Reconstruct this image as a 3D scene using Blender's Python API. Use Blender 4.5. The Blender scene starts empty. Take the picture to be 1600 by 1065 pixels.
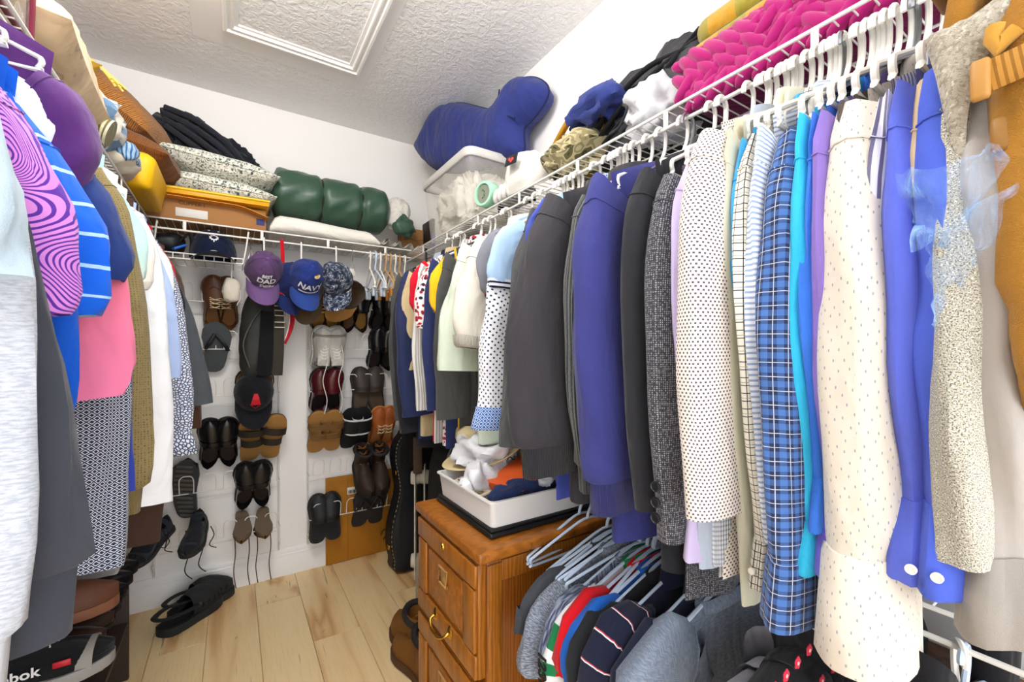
import bpy, math, random
import numpy as np
from mathutils import Vector, Matrix, Euler
from mathutils.geometry import delaunay_2d_cdt
random.seed(7); RNG = np.random.default_rng(7)
SC = bpy.context.scene
COL = SC.collection
pi = math.pi

# ---------------------------------------------------------------- camera, light, exposure
CAMH, F, YAW, HOR = 1.178, 670.0, math.radians(33), 547.0
cam = bpy.data.cameras.new('camera'); cam_o = bpy.data.objects.new('camera', cam); COL.objects.link(cam_o)
cam_o.location = (0, 0, CAMH); cam_o.rotation_euler = (pi/2, 0, -YAW)
cam.sensor_width = 36; cam.lens = F/1600*36; cam.shift_y = (HOR-532.5)/1600; cam.clip_start = .01
SC.camera = cam_o
world = bpy.data.worlds.new('world'); SC.world = world; world.use_nodes = True
world.node_tree.nodes['Background'].inputs[0].default_value = (.93, .96, 1, 1)
world.node_tree.nodes['Background'].inputs[1].default_value = 2.3
def area(name, loc, rot, size, power, col):
    l = bpy.data.lights.new(name, 'AREA'); l.shape = 'DISK'; l.size = size; l.energy = power; l.color = col
    o = bpy.data.objects.new(name, l); COL.objects.link(o); o.location = loc; o.rotation_euler = rot
    return o
lp = bpy.data.lights.new('ceiling_lamp_light', 'POINT'); lp.energy = 19.5; lp.shadow_soft_size = .14; lp.color = (1, .985, .96)
lp_o = bpy.data.objects.new('ceiling_lamp_light', lp); COL.objects.link(lp_o); lp_o.location = (0, .88, 2.28)
vs = SC.view_settings
vs.view_transform = 'Standard'; vs.look = 'None'; vs.exposure = 0.86; vs.gamma = 1; vs.use_curve_mapping = False

# ---------------------------------------------------------------- geometry helpers
SY, CY = math.sin(YAW), math.cos(YAW)
def ray(x, y):
    d = x-800.0
    return Vector((F*SY+d*CY, F*CY-d*SY, HOR-y))
def P(x, y, X=None, Y=None, Z=None):
    """point of the photograph carried onto a real plane of the room"""
    r = ray(x, y)
    k = X/r.x if X is not None else (Y/r.y if Y is not None else (Z-CAMH)/r.z)
    return Vector((0, 0, CAMH))+r*k
def zat(y, X, Y):
    return CAMH+(HOR-y)*(X*SY+Y*CY)/F

class MB:
    def __init__(s): s.v = []; s.f = []; s.u = []; s.n = 0
    def add(s, verts, faces, uvs=None):
        b = s.n
        s.v.extend([tuple(map(float, p)) for p in verts]); s.n += len(verts)
        for i, f in enumerate(faces):
            s.f.append([b+k for k in f])
            s.u.extend(uvs[i] if uvs is not None else [(float(verts[k][0]), float(verts[k][1]+verts[k][2])) for k in f])
        return s
    def grid(s, A, closed=True, c0=False, c1=False, uo=(0, 0)):
        A = np.asarray(A, float); m, n = A.shape[:2]
        B = np.concatenate([A, A[:, :1]], 1) if closed else A
        du = np.linalg.norm(np.diff(B, axis=1), axis=2).mean(0); U = np.concatenate([[0], np.cumsum(du)])+uo[0]
        dv = np.linalg.norm(np.diff(A, axis=0), axis=2).max(1) if m > 1 else np.zeros(0)
        V = np.concatenate([[0], np.cumsum(dv)])+uo[1]
        f, u = [], []
        nn = n if closed else n-1
        for i in range(m-1):
            for j in range(nn):
                k = (j+1) % n
                f.append((i*n+j, i*n+k, (i+1)*n+k, (i+1)*n+j))
                u.append(((U[j], -V[i]), (U[j+1], -V[i]), (U[j+1], -V[i+1]), (U[j], -V[i+1])))
        if c0: f.append(tuple(range(n-1, -1, -1))); u.append([(U[j], 0) for j in range(n-1, -1, -1)])
        if c1: f.append(tuple((m-1)*n+j for j in range(n))); u.append([(U[j], 0) for j in range(n)])
        return s.add(A.reshape(-1, 3), f, u)
    def tube(s, pts, r, n=8, closed=False, flat=1.0, cap=True, up=None):
        pts = [Vector(p) for p in pts]; m = len(pts); rings = []
        rr = r if hasattr(r, '__len__') else [r]*m
        prev = None
        for i, p in enumerate(pts):
            if closed: t = pts[(i+1) % m]-pts[i-1]
            else: t = pts[min(i+1, m-1)]-pts[max(i-1, 0)]
            t.normalize()
            if prev is None:
                a = Vector(up) if up is not None else (Vector((0, 0, 1)) if abs(t.z) < .9 else Vector((1, 0, 0)))
            else: a = prev
            nrm = a-t*a.dot(t)
            if nrm.length < 1e-6: nrm = t.orthogonal()
            nrm.normalize(); prev = nrm; bi = t.cross(nrm)
            rings.append([p+(nrm*math.cos(q)*rr[i]*flat+bi*math.sin(q)*rr[i]) for q in [2*pi*k/n for k in range(n)]])
        if closed: rings.append(rings[0])
        return s.grid(np.array([[tuple(q) for q in g] for g in rings]), True, cap and not closed, cap and not closed)
    def rbox(s, size, at=(0, 0, 0), r=.004, rot=None, seg=2):
        """box with rounded edges, centre at `at`"""
        hx, hy, hz = [q/2 for q in size]; r = min(r, hx*.98, hy*.98, hz*.98)
        rings = []
        prof = [(r*(1-math.sin(q)), -hz+r*(1-math.cos(q))) for q in np.linspace(0, pi/2, seg+1)][::-1]
        prof = [(r*(1-math.sin(q)), -hz+r*(1-math.cos(q))) for q in np.linspace(0, pi/2, seg+1)]
        prof = prof+[(i, -z) for i, z in prof[::-1]]
        for ins, z in prof:
            rg = []
            for cx, cy, a0 in ((1, 1, 0), (-1, 1, pi/2), (-1, -1, pi), (1, -1, 1.5*pi)):
                for q in np.linspace(a0, a0+pi/2, seg+1):
                    rg.append((cx*(hx-r)+(r-ins)*math.cos(q), cy*(hy-r)+(r-ins)*math.sin(q), z))
            rings.append(rg)
        A = np.array(rings)
        if rot is not None: A = A @ np.array(Euler(rot).to_matrix()).T
        return s.grid(A+np.array(at), True, True, True)
    def lathe(s, prof, n=24, at=(0, 0, 0), rot=None, c0=False, c1=False, sx=1, sy=1):
        A = np.array([[(r*math.cos(q)*sx, r*math.sin(q)*sy, z) for q in [2*pi*k/n for k in range(n)]] for r, z in prof])
        if rot is not None: A = A @ np.array(Euler(rot).to_matrix()).T
        return s.grid(A+np.array(at), True, c0, c1)
    def prism(s, poly, t, bev=0.0, M=None):
        """polygon in xy, thickness t along z (centred)"""
        p = np.array(poly, float); c = p.mean(0)
        ins = lambda k: c+(p-c)*(1-k/np.maximum(np.linalg.norm(p-c, axis=1, keepdims=True), 1e-6))
        lay = [(p, -t/2), (p, t/2)] if bev <= 0 else [(ins(bev), -t/2), (p, -t/2+bev), (p, t/2-bev), (ins(bev), t/2)]
        A = np.array([[(x, y, z) for x, y in q] for q, z in lay])
        if M is not None: A = A @ np.array(M.to_3x3()).T + np.array(M.translation)
        return s.grid(A, True, True, True)
    def xf(s, M):
        a = np.array(s.v) @ np.array(M.to_3x3()).T+np.array(M.translation)
        s.v = [tuple(q) for q in a.tolist()]; return s
    def wob(s, amp, freq, seed=0, axis=None):
        a = np.array(s.v); d = wobv(a, amp, freq, seed)
        if axis is not None: d = d*np.array(axis)
        s.v = [tuple(q) for q in (a+d).tolist()]; return s

def wobv(a, amp, freq, seed=0):
    g = np.random.default_rng(seed); out = np.zeros_like(a)
    for k in range(6):
        d = g.normal(size=3); d /= np.linalg.norm(d); f = freq*(1+.55*k); ph = g.uniform(0, 6.28, 3)
        w = (a @ d)*f
        out += np.stack([np.sin(w+ph[0]), np.sin(w+ph[1]), np.sin(w+ph[2])], -1)*amp/(1+.6*k)*.6
    return out
def spline(pts, k=6, closed=False):
    pts = [Vector(p) for p in pts]; n = len(pts); out = []
    for i in range(n if closed else n-1):
        g = lambda j: pts[j % n] if closed else pts[max(0, min(n-1, j))]
        a, b, c, d = g(i-1), g(i), g(i+1), g(i+2)
        for q in range(k):
            t = q/k
            out.append(.5*((2*b)+(c-a)*t+(2*a-5*b+4*c-d)*t*t+(3*b-a-3*c+d)*t**3))
    if not closed: out.append(pts[-1])
    return out

MW = {}
def mesh_of(mb, name, mats, smooth=True, mi=None):
    me = bpy.data.meshes.new(name); me.from_pydata(mb.v, [], mb.f)
    uv = me.uv_layers.new(name='UVMap'); uv.data.foreach_set('uv', np.array(mb.u, np.float32).ravel())
    for m in (mats if isinstance(mats, (list, tuple)) else [mats]): me.materials.append(m)
    if smooth:
        me.polygons.foreach_set('use_smooth', [True]*len(me.polygons))
        try: me.set_sharp_from_angle(angle=math.radians(smooth if smooth is not True else 46))
        except Exception: pass
    me.validate(); me.update(); return me
def obj(mb, name, mat, parent=None, smooth=True, world=False, label=None):
    """link a mesh; world=True: the vertices are in room coordinates"""
    if parent is not None and world: mb.xf(MW[parent].inverted())
    o = bpy.data.objects.new(name, mesh_of(mb, name, mat, smooth)); COL.objects.link(o)
    if parent is not None: o.parent = parent; MW[o] = MW[parent]
    else: MW[o] = Matrix.Identity(4)
    if label: o['label'] = label
    return o
def share(me, name, parent, loc=(0, 0, 0), rot=(0, 0, 0), sc=(1, 1, 1)):
    o = bpy.data.objects.new(name, me); COL.objects.link(o); o.parent = parent
    o.location = loc; o.rotation_euler = rot; o.scale = sc; return o
def place(o, loc, rot=(0, 0, 0), sc=None):
    o.location = loc; o.rotation_euler = rot
    if sc: o.scale = sc
    MW[o] = Matrix.LocRotScale(Vector(loc), Euler(rot) if not isinstance(rot, Euler) else rot, Vector(sc) if sc else Vector((1, 1, 1)))
    return o
def tag(o, label, cat, group=None, kind=None):
    o['label'] = label; o['category'] = cat
    if group: o['group'] = group
    if kind: o['kind'] = kind
    return o
def thing(name, label, cat, loc=(0, 0, 0), rot=(0, 0, 0), group=None, sc=None):
    o = bpy.data.objects.new(name, None); COL.objects.link(o); o.empty_display_size = .05
    place(o, loc, rot, sc); return tag(o, label, cat, group)
def struct(o):
    o['kind'] = 'structure'; return o
def dup(root, loc, rot, label, group=None, sc=None):
    r = root.copy(); COL.objects.link(r); place(r, loc, rot, sc); r['label'] = label
    if group: r['group'] = group
    for ch in list(root.children):
        c = ch.copy(); COL.objects.link(c); c.parent = r
        for g in list(ch.children):
            d = g.copy(); COL.objects.link(d); d.parent = c
    return r
def text(body, name, mat, parent, M, size, ext=.0004, bold=0.0, align='CENTER', spacing=1.0):
    cu = bpy.data.curves.new(name, 'FONT'); cu.body = body; cu.size = size; cu.extrude = ext; cu.offset = bold
    cu.align_x = align; cu.align_y = 'CENTER'; cu.resolution_u = 3; cu.space_character = spacing
    cu.materials.append(mat)
    o = bpy.data.objects.new(name, cu); COL.objects.link(o); bpy.context.view_layer.update()
    me = bpy.data.meshes.new_from_object(o.evaluated_get(bpy.context.evaluated_depsgraph_get())); bpy.data.objects.remove(o); bpy.data.curves.remove(cu)
    me.materials.clear(); me.materials.append(mat)
    o = bpy.data.objects.new(name, me); COL.objects.link(o); o.parent = parent
    o.matrix_local = MW[parent].inverted() @ M
    return o
def basis(x, y, z, at):
    M = Matrix((x, y, z)).transposed().to_4x4(); M.translation = Vector(at); return M

# ---------------------------------------------------------------- materials
class NT:
    def __init__(s, name):
        s.m = bpy.data.materials.new(name); s.m.use_nodes = True; s.t = s.m.node_tree; s.b = s.t.nodes['Principled BSDF']
    def n(s, typ, **kw):
        o = s.t.nodes.new(typ)
        for k, v in kw.items(): setattr(o, k, v)
        return o
    def set(s, sock, v):
        if hasattr(v, 'is_output') or isinstance(v, bpy.types.NodeSocket): s.t.links.new(v, sock)
        else: sock.default_value = v
    def math(s, op, a, b=0.0, c=None):
        o = s.n('ShaderNodeMath', operation=op); s.set(o.inputs[0], a); s.set(o.inputs[1], b)
        if c is not None: s.set(o.inputs[2], c)
        return o.outputs[0]
    def mix(s, f, a, b):
        o = s.n('ShaderNodeMix', data_type='RGBA'); s.set(o.inputs[0], f); s.set(o.inputs[6], c4(a)); s.set(o.inputs[7], c4(b)); return o.outputs[2]
    def uv(s): return s.n('ShaderNodeTexCoord').outputs['UV']
    def ob(s): return s.n('ShaderNodeTexCoord').outputs['Object']
    def map(s, v, sc=(1, 1, 1), rot=(0, 0, 0), loc=(0, 0, 0)):
        o = s.n('ShaderNodeMapping'); s.set(o.inputs[0], v); o.inputs['Scale'].default_value = sc; o.inputs['Rotation'].default_value = rot; o.inputs['Location'].default_value = loc; return o.outputs[0]
    def noise(s, v, scale, detail=3, rough=.55, dist=0.0):
        o = s.n('ShaderNodeTexNoise'); s.set(o.inputs['Vector'], v); o.inputs['Scale'].default_value = scale; o.inputs['Detail'].default_value = detail
        o.inputs['Roughness'].default_value = rough; o.inputs['Distortion'].default_value = dist; return o.outputs[0]
    def vor(s, v, scale, feat='F1', out=0, rnd=1.0, dist='EUCLIDEAN'):
        o = s.n('ShaderNodeTexVoronoi', feature=feat, voronoi_dimensions='2D')
        if feat != 'DISTANCE_TO_EDGE': o.distance = dist
        s.set(o.inputs['Vector'], v); o.inputs['Scale'].default_value = scale; o.inputs['Randomness'].default_value = rnd; return o.outputs[out]
    def wave(s, v, scale, dist=0, detail=2, dscale=1, typ='BANDS', d='X'):
        o = s.n('ShaderNodeTexWave', wave_type=typ); 
        if typ == 'BANDS': o.bands_direction = d
        s.set(o.inputs['Vector'], v); o.inputs['Scale'].default_value = scale; o.inputs['Distortion'].default_value = dist; o.inputs['Detail'].default_value = detail
        o.inputs['Detail Scale'].default_value = dscale; return o.outputs['Fac']
    def step(s, x, e0, e1):
        o = s.n('ShaderNodeMapRange', interpolation_type='SMOOTHSTEP'); s.set(o.inputs[0], x); o.inputs[1].default_value = e0; o.inputs[2].default_value = e1; return o.outputs[0]
    def ramp(s, x, stops, const=False):
        o = s.n('ShaderNodeValToRGB'); s.set(o.inputs[0], x); e = o.color_ramp
        if const: e.interpolation = 'CONSTANT'
        while len(e.elements) < len(stops): e.elements.new(.5)
        for q, (p, c) in zip(e.elements, stops): q.position = p; q.color = c4(c)
        return o.outputs[0]
    def sep(s, v):
        o = s.n('ShaderNodeSeparateXYZ'); s.set(o.inputs[0], v); return o.outputs[0], o.outputs[1], o.outputs[2]
    def band(s, x, period, width, off=0.0):
        """1 inside a stripe of `width` every `period` metres"""
        q = s.math('FRACT', s.math('ADD', s.math('DIVIDE', x, period), off+100.0)); return s.math('LESS_THAN', q, width/period)
    def bump(s, h, strength, dist=.01):
        o = s.n('ShaderNodeBump'); o.inputs['Strength'].default_value = strength; o.inputs['Distance'].default_value = dist; s.set(o.inputs['Height'], h)
        s.t.links.new(o.outputs[0], s.b.inputs['Normal'])
    def fin(s, col, rough=.85, spec=.3, **kw):
        s.set(s.b.inputs['Base Color'], c4(col)); s.set(s.b.inputs['Roughness'], rough); s.b.inputs['Specular IOR Level'].default_value = spec
        for k, v in kw.items(): s.set(s.b.inputs[k.replace('_', ' ')], v)
        return s.m
def c4(c):
    if isinstance(c, bpy.types.NodeSocket): return c
    if isinstance(c, str):
        h = c.lstrip('#'); v = [int(h[i:i+2], 16)/255 for i in (0, 2, 4)]
        return tuple((q/12.92 if q <= .04045 else ((q+.055)/1.055)**2.4) for q in v)+(1,)
    return tuple(c)+(1,) if len(c) == 3 else tuple(c)
MATS = {}
def plain(col, rough=.5, spec=.4, metal=0.0, bump=0, bs=200, var=.0, **kw):
    key = ('plain', str(col), rough, spec, metal, bump, bs, var, str(kw))
    if key in MATS: return MATS[key]
    t = NT('plain_'+str(len(MATS))); c = c4(col)
    if bump or var:
        nz = t.noise(t.ob(), bs, 3)
        if bump: t.bump(nz, bump, .004)
        if var: c = t.mix(t.math('MULTIPLY', t.noise(t.ob(), 14, 3), var), c, tuple(q*.45 for q in c4(col)[:3]))
    MATS[key] = t.fin(c, rough, spec, Metallic=metal, **kw); return MATS[key]
def fabric(col, pat=None, c2='#ffffff', c3='#000000', k=1.0, rough=.9, weave=.25, rib=0, sheen=.12, var=.14, spec=.15):
    """cloth: weave relief, slight tone variation and a printed or woven pattern laid out in metres over the cloth"""
    key = ('fab', str(col), pat, str(c2), str(c3), k, rough, weave, rib, sheen, var)
    if key in MATS: return MATS[key]
    t = NT('cloth_'+str(len(MATS))); uv = t.uv(); u, v, _ = t.sep(uv)
    c = c4(col)
    L = lambda f, a, b: t.mix(f, a, b)
    if pat == 'stripe': c = L(t.band(v, .05*k, .006*k), c, c2)
    elif pat == 'vstripe': c = L(t.band(u, .012*k, .005*k), c, c2)
    elif pat == 'hstripe': c = L(t.band(v, .012*k, .005*k), c, c2)
    elif pat == 'rugby':
        c = L(t.band(v, .055*k, .0042*k), c, c2); c = L(t.band(v, .055*k, .0022*k, -.045), c, c3)
    elif pat == 'plaid':
        a = t.band(u, .028*k, .012*k); b = t.band(v, .028*k, .012*k)
        s_ = t.math('MULTIPLY', t.math('ADD', a, b), .5); c = L(s_, c, c2)
        l = t.math('MAXIMUM', t.band(u, .028*k, .0014*k, .3), t.band(v, .028*k, .0014*k, .3)); c = L(t.math('MULTIPLY', l, .7), c, c3)
    elif pat == 'window':
        l = t.math('MAXIMUM', t.band(u, .014*k, .0016*k), t.band(v, .014*k, .0016*k)); c = L(l, c, c2)
        l = t.math('MAXIMUM', t.band(u, .028*k, .001*k, .3), t.band(v, .028*k, .001*k, .3)); c = L(l, c, c3)
    elif pat == 'dots':
        m = t.map(uv, (1/(.012*k),)*3, (0, 0, .78)); a, b, _ = t.sep(m)
        fa = t.math('SUBTRACT', t.math('FRACT', t.math('ADD', a, 100)), .5); fb = t.math('SUBTRACT', t.math('FRACT', t.math('ADD', b, 100)), .5)
        d = t.math('ADD', t.math('MULTIPLY', fa, fa), t.math('MULTIPLY', fb, fb)); c = L(t.math('LESS_THAN', d, .05), c, c2)
    elif pat == 'lozenge':
        m = t.map(uv, (1/(.011*k),)*3, (0, 0, .78)); a, b, _ = t.sep(m)
        fa = t.math('ABSOLUTE', t.math('SUBTRACT', t.math('FRACT', t.math('ADD', a, 100)), .5)); fb = t.math('ABSOLUTE', t.math('SUBTRACT', t.math('FRACT', t.math('ADD', b, 100)), .5))
        d = t.math('MAXIMUM', fa, fb); c = L(t.math('MULTIPLY', t.math('GREATER_THAN', d, .26), t.math('LESS_THAN', d, .40)), c, c2)
    elif pat == 'knitdot':
        a = t.math('SUBTRACT', t.math('FRACT', t.math('ADD', t.math('DIVIDE', u, .0065*k), 100)), .5)
        row = t.math('MULTIPLY', t.math('FLOOR', t.math('DIVIDE', v, .005*k)), .5)
        a = t.math('SUBTRACT', t.math('FRACT', t.math('ADD', t.math('ADD', t.math('DIVIDE', u, .0065*k), row), 100)), .5)
        b = t.math('SUBTRACT', t.math('FRACT', t.math('ADD', t.math('DIVIDE', v, .005*k), 100)), .5)
        c = L(t.math('MULTIPLY', t.math('LESS_THAN', t.math('ABSOLUTE', a), .22), t.math('LESS_THAN', t.math('ABSOLUTE', b), .27)), c, c2)
    elif pat == 'leopard':
        e = t.vor(t.map(uv, (1, .8, 1)), 95/k, 'DISTANCE_TO_EDGE'); c = L(t.step(e, .10, .24), c2, c)
        f = t.vor(uv, 95/k); c = L(t.step(f, .16, .1), c, c3)
    elif pat == 'swirl':
        w = t.math('SINE', t.math('MULTIPLY', t.noise(t.map(uv, (1, .8, 1)), 13/k, 0, .5, .3), 190)); c = L(t.step(t.noise(uv, 9/k, 1), .42, .62), c, c3); c = L(t.step(w, .1, .5), c, c2)
    elif pat == 'paisley':
        w = t.math('SINE', t.math('MULTIPLY', t.noise(uv, 24/k, 1, .5, .8), 48)); z = t.noise(uv, 60/k, 2)
        c = L(t.math('MULTIPLY', t.step(w, .0, .4), t.step(z, .38, .5)), c, c2); c = L(t.math('MULTIPLY', t.step(w, .75, .95), t.step(z, .45, .55)), c, c3)
    elif pat == 'zebra':
        w = t.wave(t.map(uv, (.3, 1, 1)), 34/k, 3.2, 2, 2.2, d='Y'); c = L(t.step(w, .3, .75), c, c2)
    elif pat == 'sprig':
        f = t.vor(t.map(uv, (1, .42, 1), (0, 0, .6)), 62/k, rnd=.4); c = L(t.step(f, .125, .08), c, c2)
    elif pat == 'speck':
        f = t.noise(uv, 420/k, 2); c = L(t.step(f, .5, .6), c, c2); f = t.noise(t.map(uv, (1, 1, 1), (0, 0, 1)), 300/k, 1); c = L(t.step(f, .6, .68), c, c3)
    elif pat == 'tweed':
        a = t.math('FRACT', t.math('ADD', t.math('DIVIDE', u, .004*k), 100)); b = t.math('FRACT', t.math('ADD', t.math('DIVIDE', v, .0042*k), 100))
        q = t.math('MULTIPLY', t.math('LESS_THAN', a, .45), t.math('LESS_THAN', b, .6)); q = t.math('MULTIPLY', q, t.step(t.noise(uv, 200, 2), .42, .55)); c = L(q, c, c2)
    elif pat == 'heather':
        f = t.noise(t.map(uv, (1, .16, 1)) if False else t.map(uv, (.3, 1, 1)), 420/k, 2); c = L(t.step(f, .38, .66), c, c2)
    elif pat == 'spaceheather':
        f = t.noise(t.map(uv, (1, .1, 1), (0, 0, .25)), 260/k, 2); c = L(t.step(f, .4, .62), c, c2)
    elif pat == 'floral':
        f = t.vor(uv, 60/k); h = t.vor(uv, 60/k, out=1); c = L(t.step(f, .42, .34), c, t.ramp(t.sep(h)[0], [(0, c2), (.55, c3), (.8, c2)], True)); c = L(t.step(f, .16, .1), c, '#1c2030')
    elif pat == 'camo':
        f = t.noise(uv, 22/k, 1, .4); c = t.ramp(f, [(0, c), (.44, c2), (.52, c), (.58, c3), (.66, '#3a3524')], True)
    elif pat == 'digicamo':
        m = t.n('ShaderNodeVectorMath', operation='SNAP'); t.set(m.inputs[0], uv); m.inputs[1].default_value = (.0035, .0035, .0035)
        f = t.noise(m.outputs[0], 42/k, 1, .5); c = t.ramp(f, [(0, c), (.46, c2), (.56, c3), (.62, '#2a3040'), (.7, '#d8dade')], True)
    elif pat == 'bigplaid':
        a = t.band(u, .16*k, .08*k); b = t.band(v, .13*k, .06*k, .2); c = L(t.math('MULTIPLY', a, .8), c, c2); c = L(t.math('MULTIPLY', b, .7), c, c3); c = L(t.math('MULTIPLY', t.band(v, .2*k, .008*k), .6), c, '#d4501c')
    elif pat == 'tropic':
        f = t.noise(uv, 12/k, 2, .5, .6); c = t.ramp(f, [(0, c), (.5, c), (.53, c2), (.6, c2), (.62, c3), (.66, c)], False)
    elif pat == 'gradient':
        c = L(t.step(v, -.05, -.42), c2, c)
    elif pat == 'cable':
        c = L(t.step(t.wave(uv, 60/k, 1.2, 1, 3), .3, .7), c, c2)
    if var: c = t.mix(t.math('MULTIPLY', t.step(t.noise(uv, 7, 3), .35, .75), var), c, t.mix(.5, c, (0, 0, 0)))
    h = t.noise(uv, 900, 2)
    if rib:
        w = t.math('SINE', t.math('MULTIPLY', u, 2*pi/rib)); h = t.math('ADD', t.math('MULTIPLY', h, .3), w)
        t.bump(h, .7, .0016)
    elif weave: t.bump(t.math('ADD', t.math('ADD', h, t.math('MULTIPLY', t.noise(uv, 45, 3), 2.4)), t.math('MULTIPLY', t.noise(t.map(uv, (1, .4, 1), (0, 0, .3)), 17, 2, .5, .6), 26.0)), weave, .004)
    MATS[key] = t.fin(c, rough, spec, Sheen_Weight=sheen); return MATS[key]
def leather(col, rough=.35, bump=.12):
    return plain(col, rough, .5, bump=bump, bs=260)
def clear(col=(.75, .86, 1), alpha=.28, rough=.08):
    key = ('clear', col, alpha)
    if key not in MATS:
        t = NT('clear_film'); w = t.noise(t.uv(), 26, 4, .6, .8); t.bump(w, .9, .01)
        a = t.math('ADD', t.math('MULTIPLY', t.step(w, .5, .72), .4), alpha)
        MATS[key] = t.fin(col, rough, .8, Alpha=a)
    return MATS[key]
def oak(col='#a5651f', c2='#7a4210', sc=(1, 1, 1), rough=.32):
    key = ('oak', col, c2, sc)
    if key not in MATS:
        t = NT('oak'); m = t.map(t.ob(), sc); w = t.wave(m, 9, 7, 3, 1.3, d='X'); f = t.noise(t.map(m, (40, 40, 3)), 3, 3)
        c = t.mix(t.step(w, .15, .9), col, c2); c = t.mix(t.math('MULTIPLY', t.step(f, .5, .7), .55), c, '#5b2f0c'); t.bump(f, .12, .003)
        MATS[key] = t.fin(c, rough, .45)
    return MATS[key]

WHITE_PLASTIC = plain('#e9e6df', .35, .45)
WIRE = plain('#e6e3dc', .38, .45)
STEEL = plain('#8d8f93', .3, .5, 1.0)
DARK_STEEL = plain('#4a4a4c', .35, .5, 1.0)
BRASS = plain('#c79a3e', .25, .5, 1.0)
BLACK = plain('#15161a', .5, .4)
# ---------------------------------------------------------------- the room
XL, XR, YB, YF, ZC = -.598, 1.12, 2.545, -1.05, 2.44
def wall_mat(name, col, bump):
    t = NT(name); o = t.ob(); t.bump(t.noise(o, 70, 3), bump, .004); return t.fin(col, .75, .25)
M_WALL = wall_mat('wall_paint', '#f2efec', .05)
M_TRIM = plain('#f1efec', .35, .4)
def slab(name, lo, hi, mat):
    mb = MB(); c = [(a+b)/2 for a, b in zip(lo, hi)]; mb.rbox([b-a for a, b in zip(lo, hi)], (0, 0, 0), .001, seg=1)
    o = obj(mb, name, mat, None, False); place(o, c); return struct(o)
slab('wall_left', (XL-.1, YF, 0), (XL, YB+.1, ZC), M_WALL)
slab('wall_right', (XR, YF, 0), (XR+.1, YB+.1, ZC), M_WALL)
slab('wall_back', (XL, YB, 0), (XR, YB+.1, ZC), M_WALL)
t = NT('knockdown_ceiling'); o_ = t.ob(); n1 = t.noise(o_, 42, 3, .6, .5)
t.bump(t.step(n1, .42, .6), .38, .006); M_CEIL = t.fin('#f0efee', .85, .2)
ceil = slab('ceiling', (XL-.1, YF, ZC), (XR+.1, YB+.1, ZC+.1), M_CEIL)
# attic hatch trim on the ceiling
hp = [P(345, 45, Z=ZC-.012), P(562, 118, Z=ZC-.012)]
hx0, hx1 = hp[0].x+.005, hp[1].x-.002; hy1 = (hp[0].y+hp[1].y)/2; hy0 = hy1-.72
def frame_strip(mb, p0, p1, inw):
    """profiled moulding between two mitred corners; inw: inward unit vector"""
    p0, p1, inw = Vector(p0), Vector(p1), Vector(inw); d = (p1-p0).normalized()
    prof = [(0, 0), (0, .016), (.006, .022), (.014, .022), (.018, .014), (.026, .014), (.030, .019), (.036, .019), (.040, .010), (.052, .010), (.055, 0)]
    A = []
    for p, sg in ((p0, 1), (p1, -1)):
        A.append([tuple(p+inw*a+d*a*sg+Vector((0, 0, -h))) for a, h in prof])
    mb.grid(np.array(A), False)
cs = [(hx0, hy0, ZC), (hx1, hy0, ZC), (hx1, hy1, ZC), (hx0, hy1, ZC)]
inn = [(0, 1, 0), (-1, 0, 0), (0, -1, 0), (1, 0, 0)]
hatch = bpy.data.objects.new('trim_1', None); COL.objects.link(hatch); MW[hatch] = Matrix.Identity(4); struct(hatch)
hatch['label'] = 'white moulded trim framing the attic hatch in the ceiling'
for i in range(4):
    mb = MB(); frame_strip(mb, cs[i], cs[(i+1) % 4], inn[i]); obj(mb, 'moulding', M_TRIM, hatch, 30)
mb = MB(); mb.rbox((hx1-hx0-.1, hy1-hy0-.1, .004), ((hx0+hx1)/2, (hy0+hy1)/2, ZC-.003), .001, seg=1); obj(mb, 'hatch_panel', M_CEIL, hatch, False)
# smooth border of the ceiling round the hatch
mb = MB()
for lo, hi in (((hx0-.10, hy0, 0), (hx0, hy1+.12, 0)), ((hx1, hy0, 0), (hx1+.045, hy1+.12, 0)), ((hx0, hy1, 0), (hx1, hy1+.12, 0))):
    mb.rbox((hi[0]-lo[0], hi[1]-lo[1], .002), ((lo[0]+hi[0])/2, (lo[1]+hi[1])/2, ZC-.001), .0008, seg=1)
obj(mb, 'plaster_border', wall_mat('smooth_plaster', '#f0efee', .04), hatch, False)
# ceiling lamp behind the camera, the source of the room's light
lamp = thing('ceiling_lamp', 'round white flush ceiling lamp above the viewpoint', 'lamp', (0, .88, ZC))
mb = MB(); mb.lathe([(0, -.02), (.19, -.02), (.2, -.01), (.2, 0)], 32); obj(mb, 'base', WHITE_PLASTIC, lamp)
# baseboards
def baseboard(name, p0, p1, nrm):
    mb = MB(); p0, p1, nrm = Vector(p0), Vector(p1), Vector(nrm)
    prof = [(0, .135), (.006, .135), (.009, .125), (.009, .112), (.013, .106), (.013, .094), (.016, .088), (.016, 0), (0, 0)]
    mb.grid(np.array([[tuple(p+nrm*a+Vector((0, 0, z))) for a, z in prof] for p in (p0, p1)]), False)
    return struct(obj(mb, name, M_TRIM, None, 30))
baseboard('baseboard_back', (XL, YB, 0), (XR, YB, 0), (0, -1, 0))
baseboard('baseboard_left', (XL, YF, 0), (XL, YB, 0), (1, 0, 0))
baseboard('baseboard_right', (XR, YF, 0), (XR, YB, 0), (-1, 0, 0))
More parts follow.
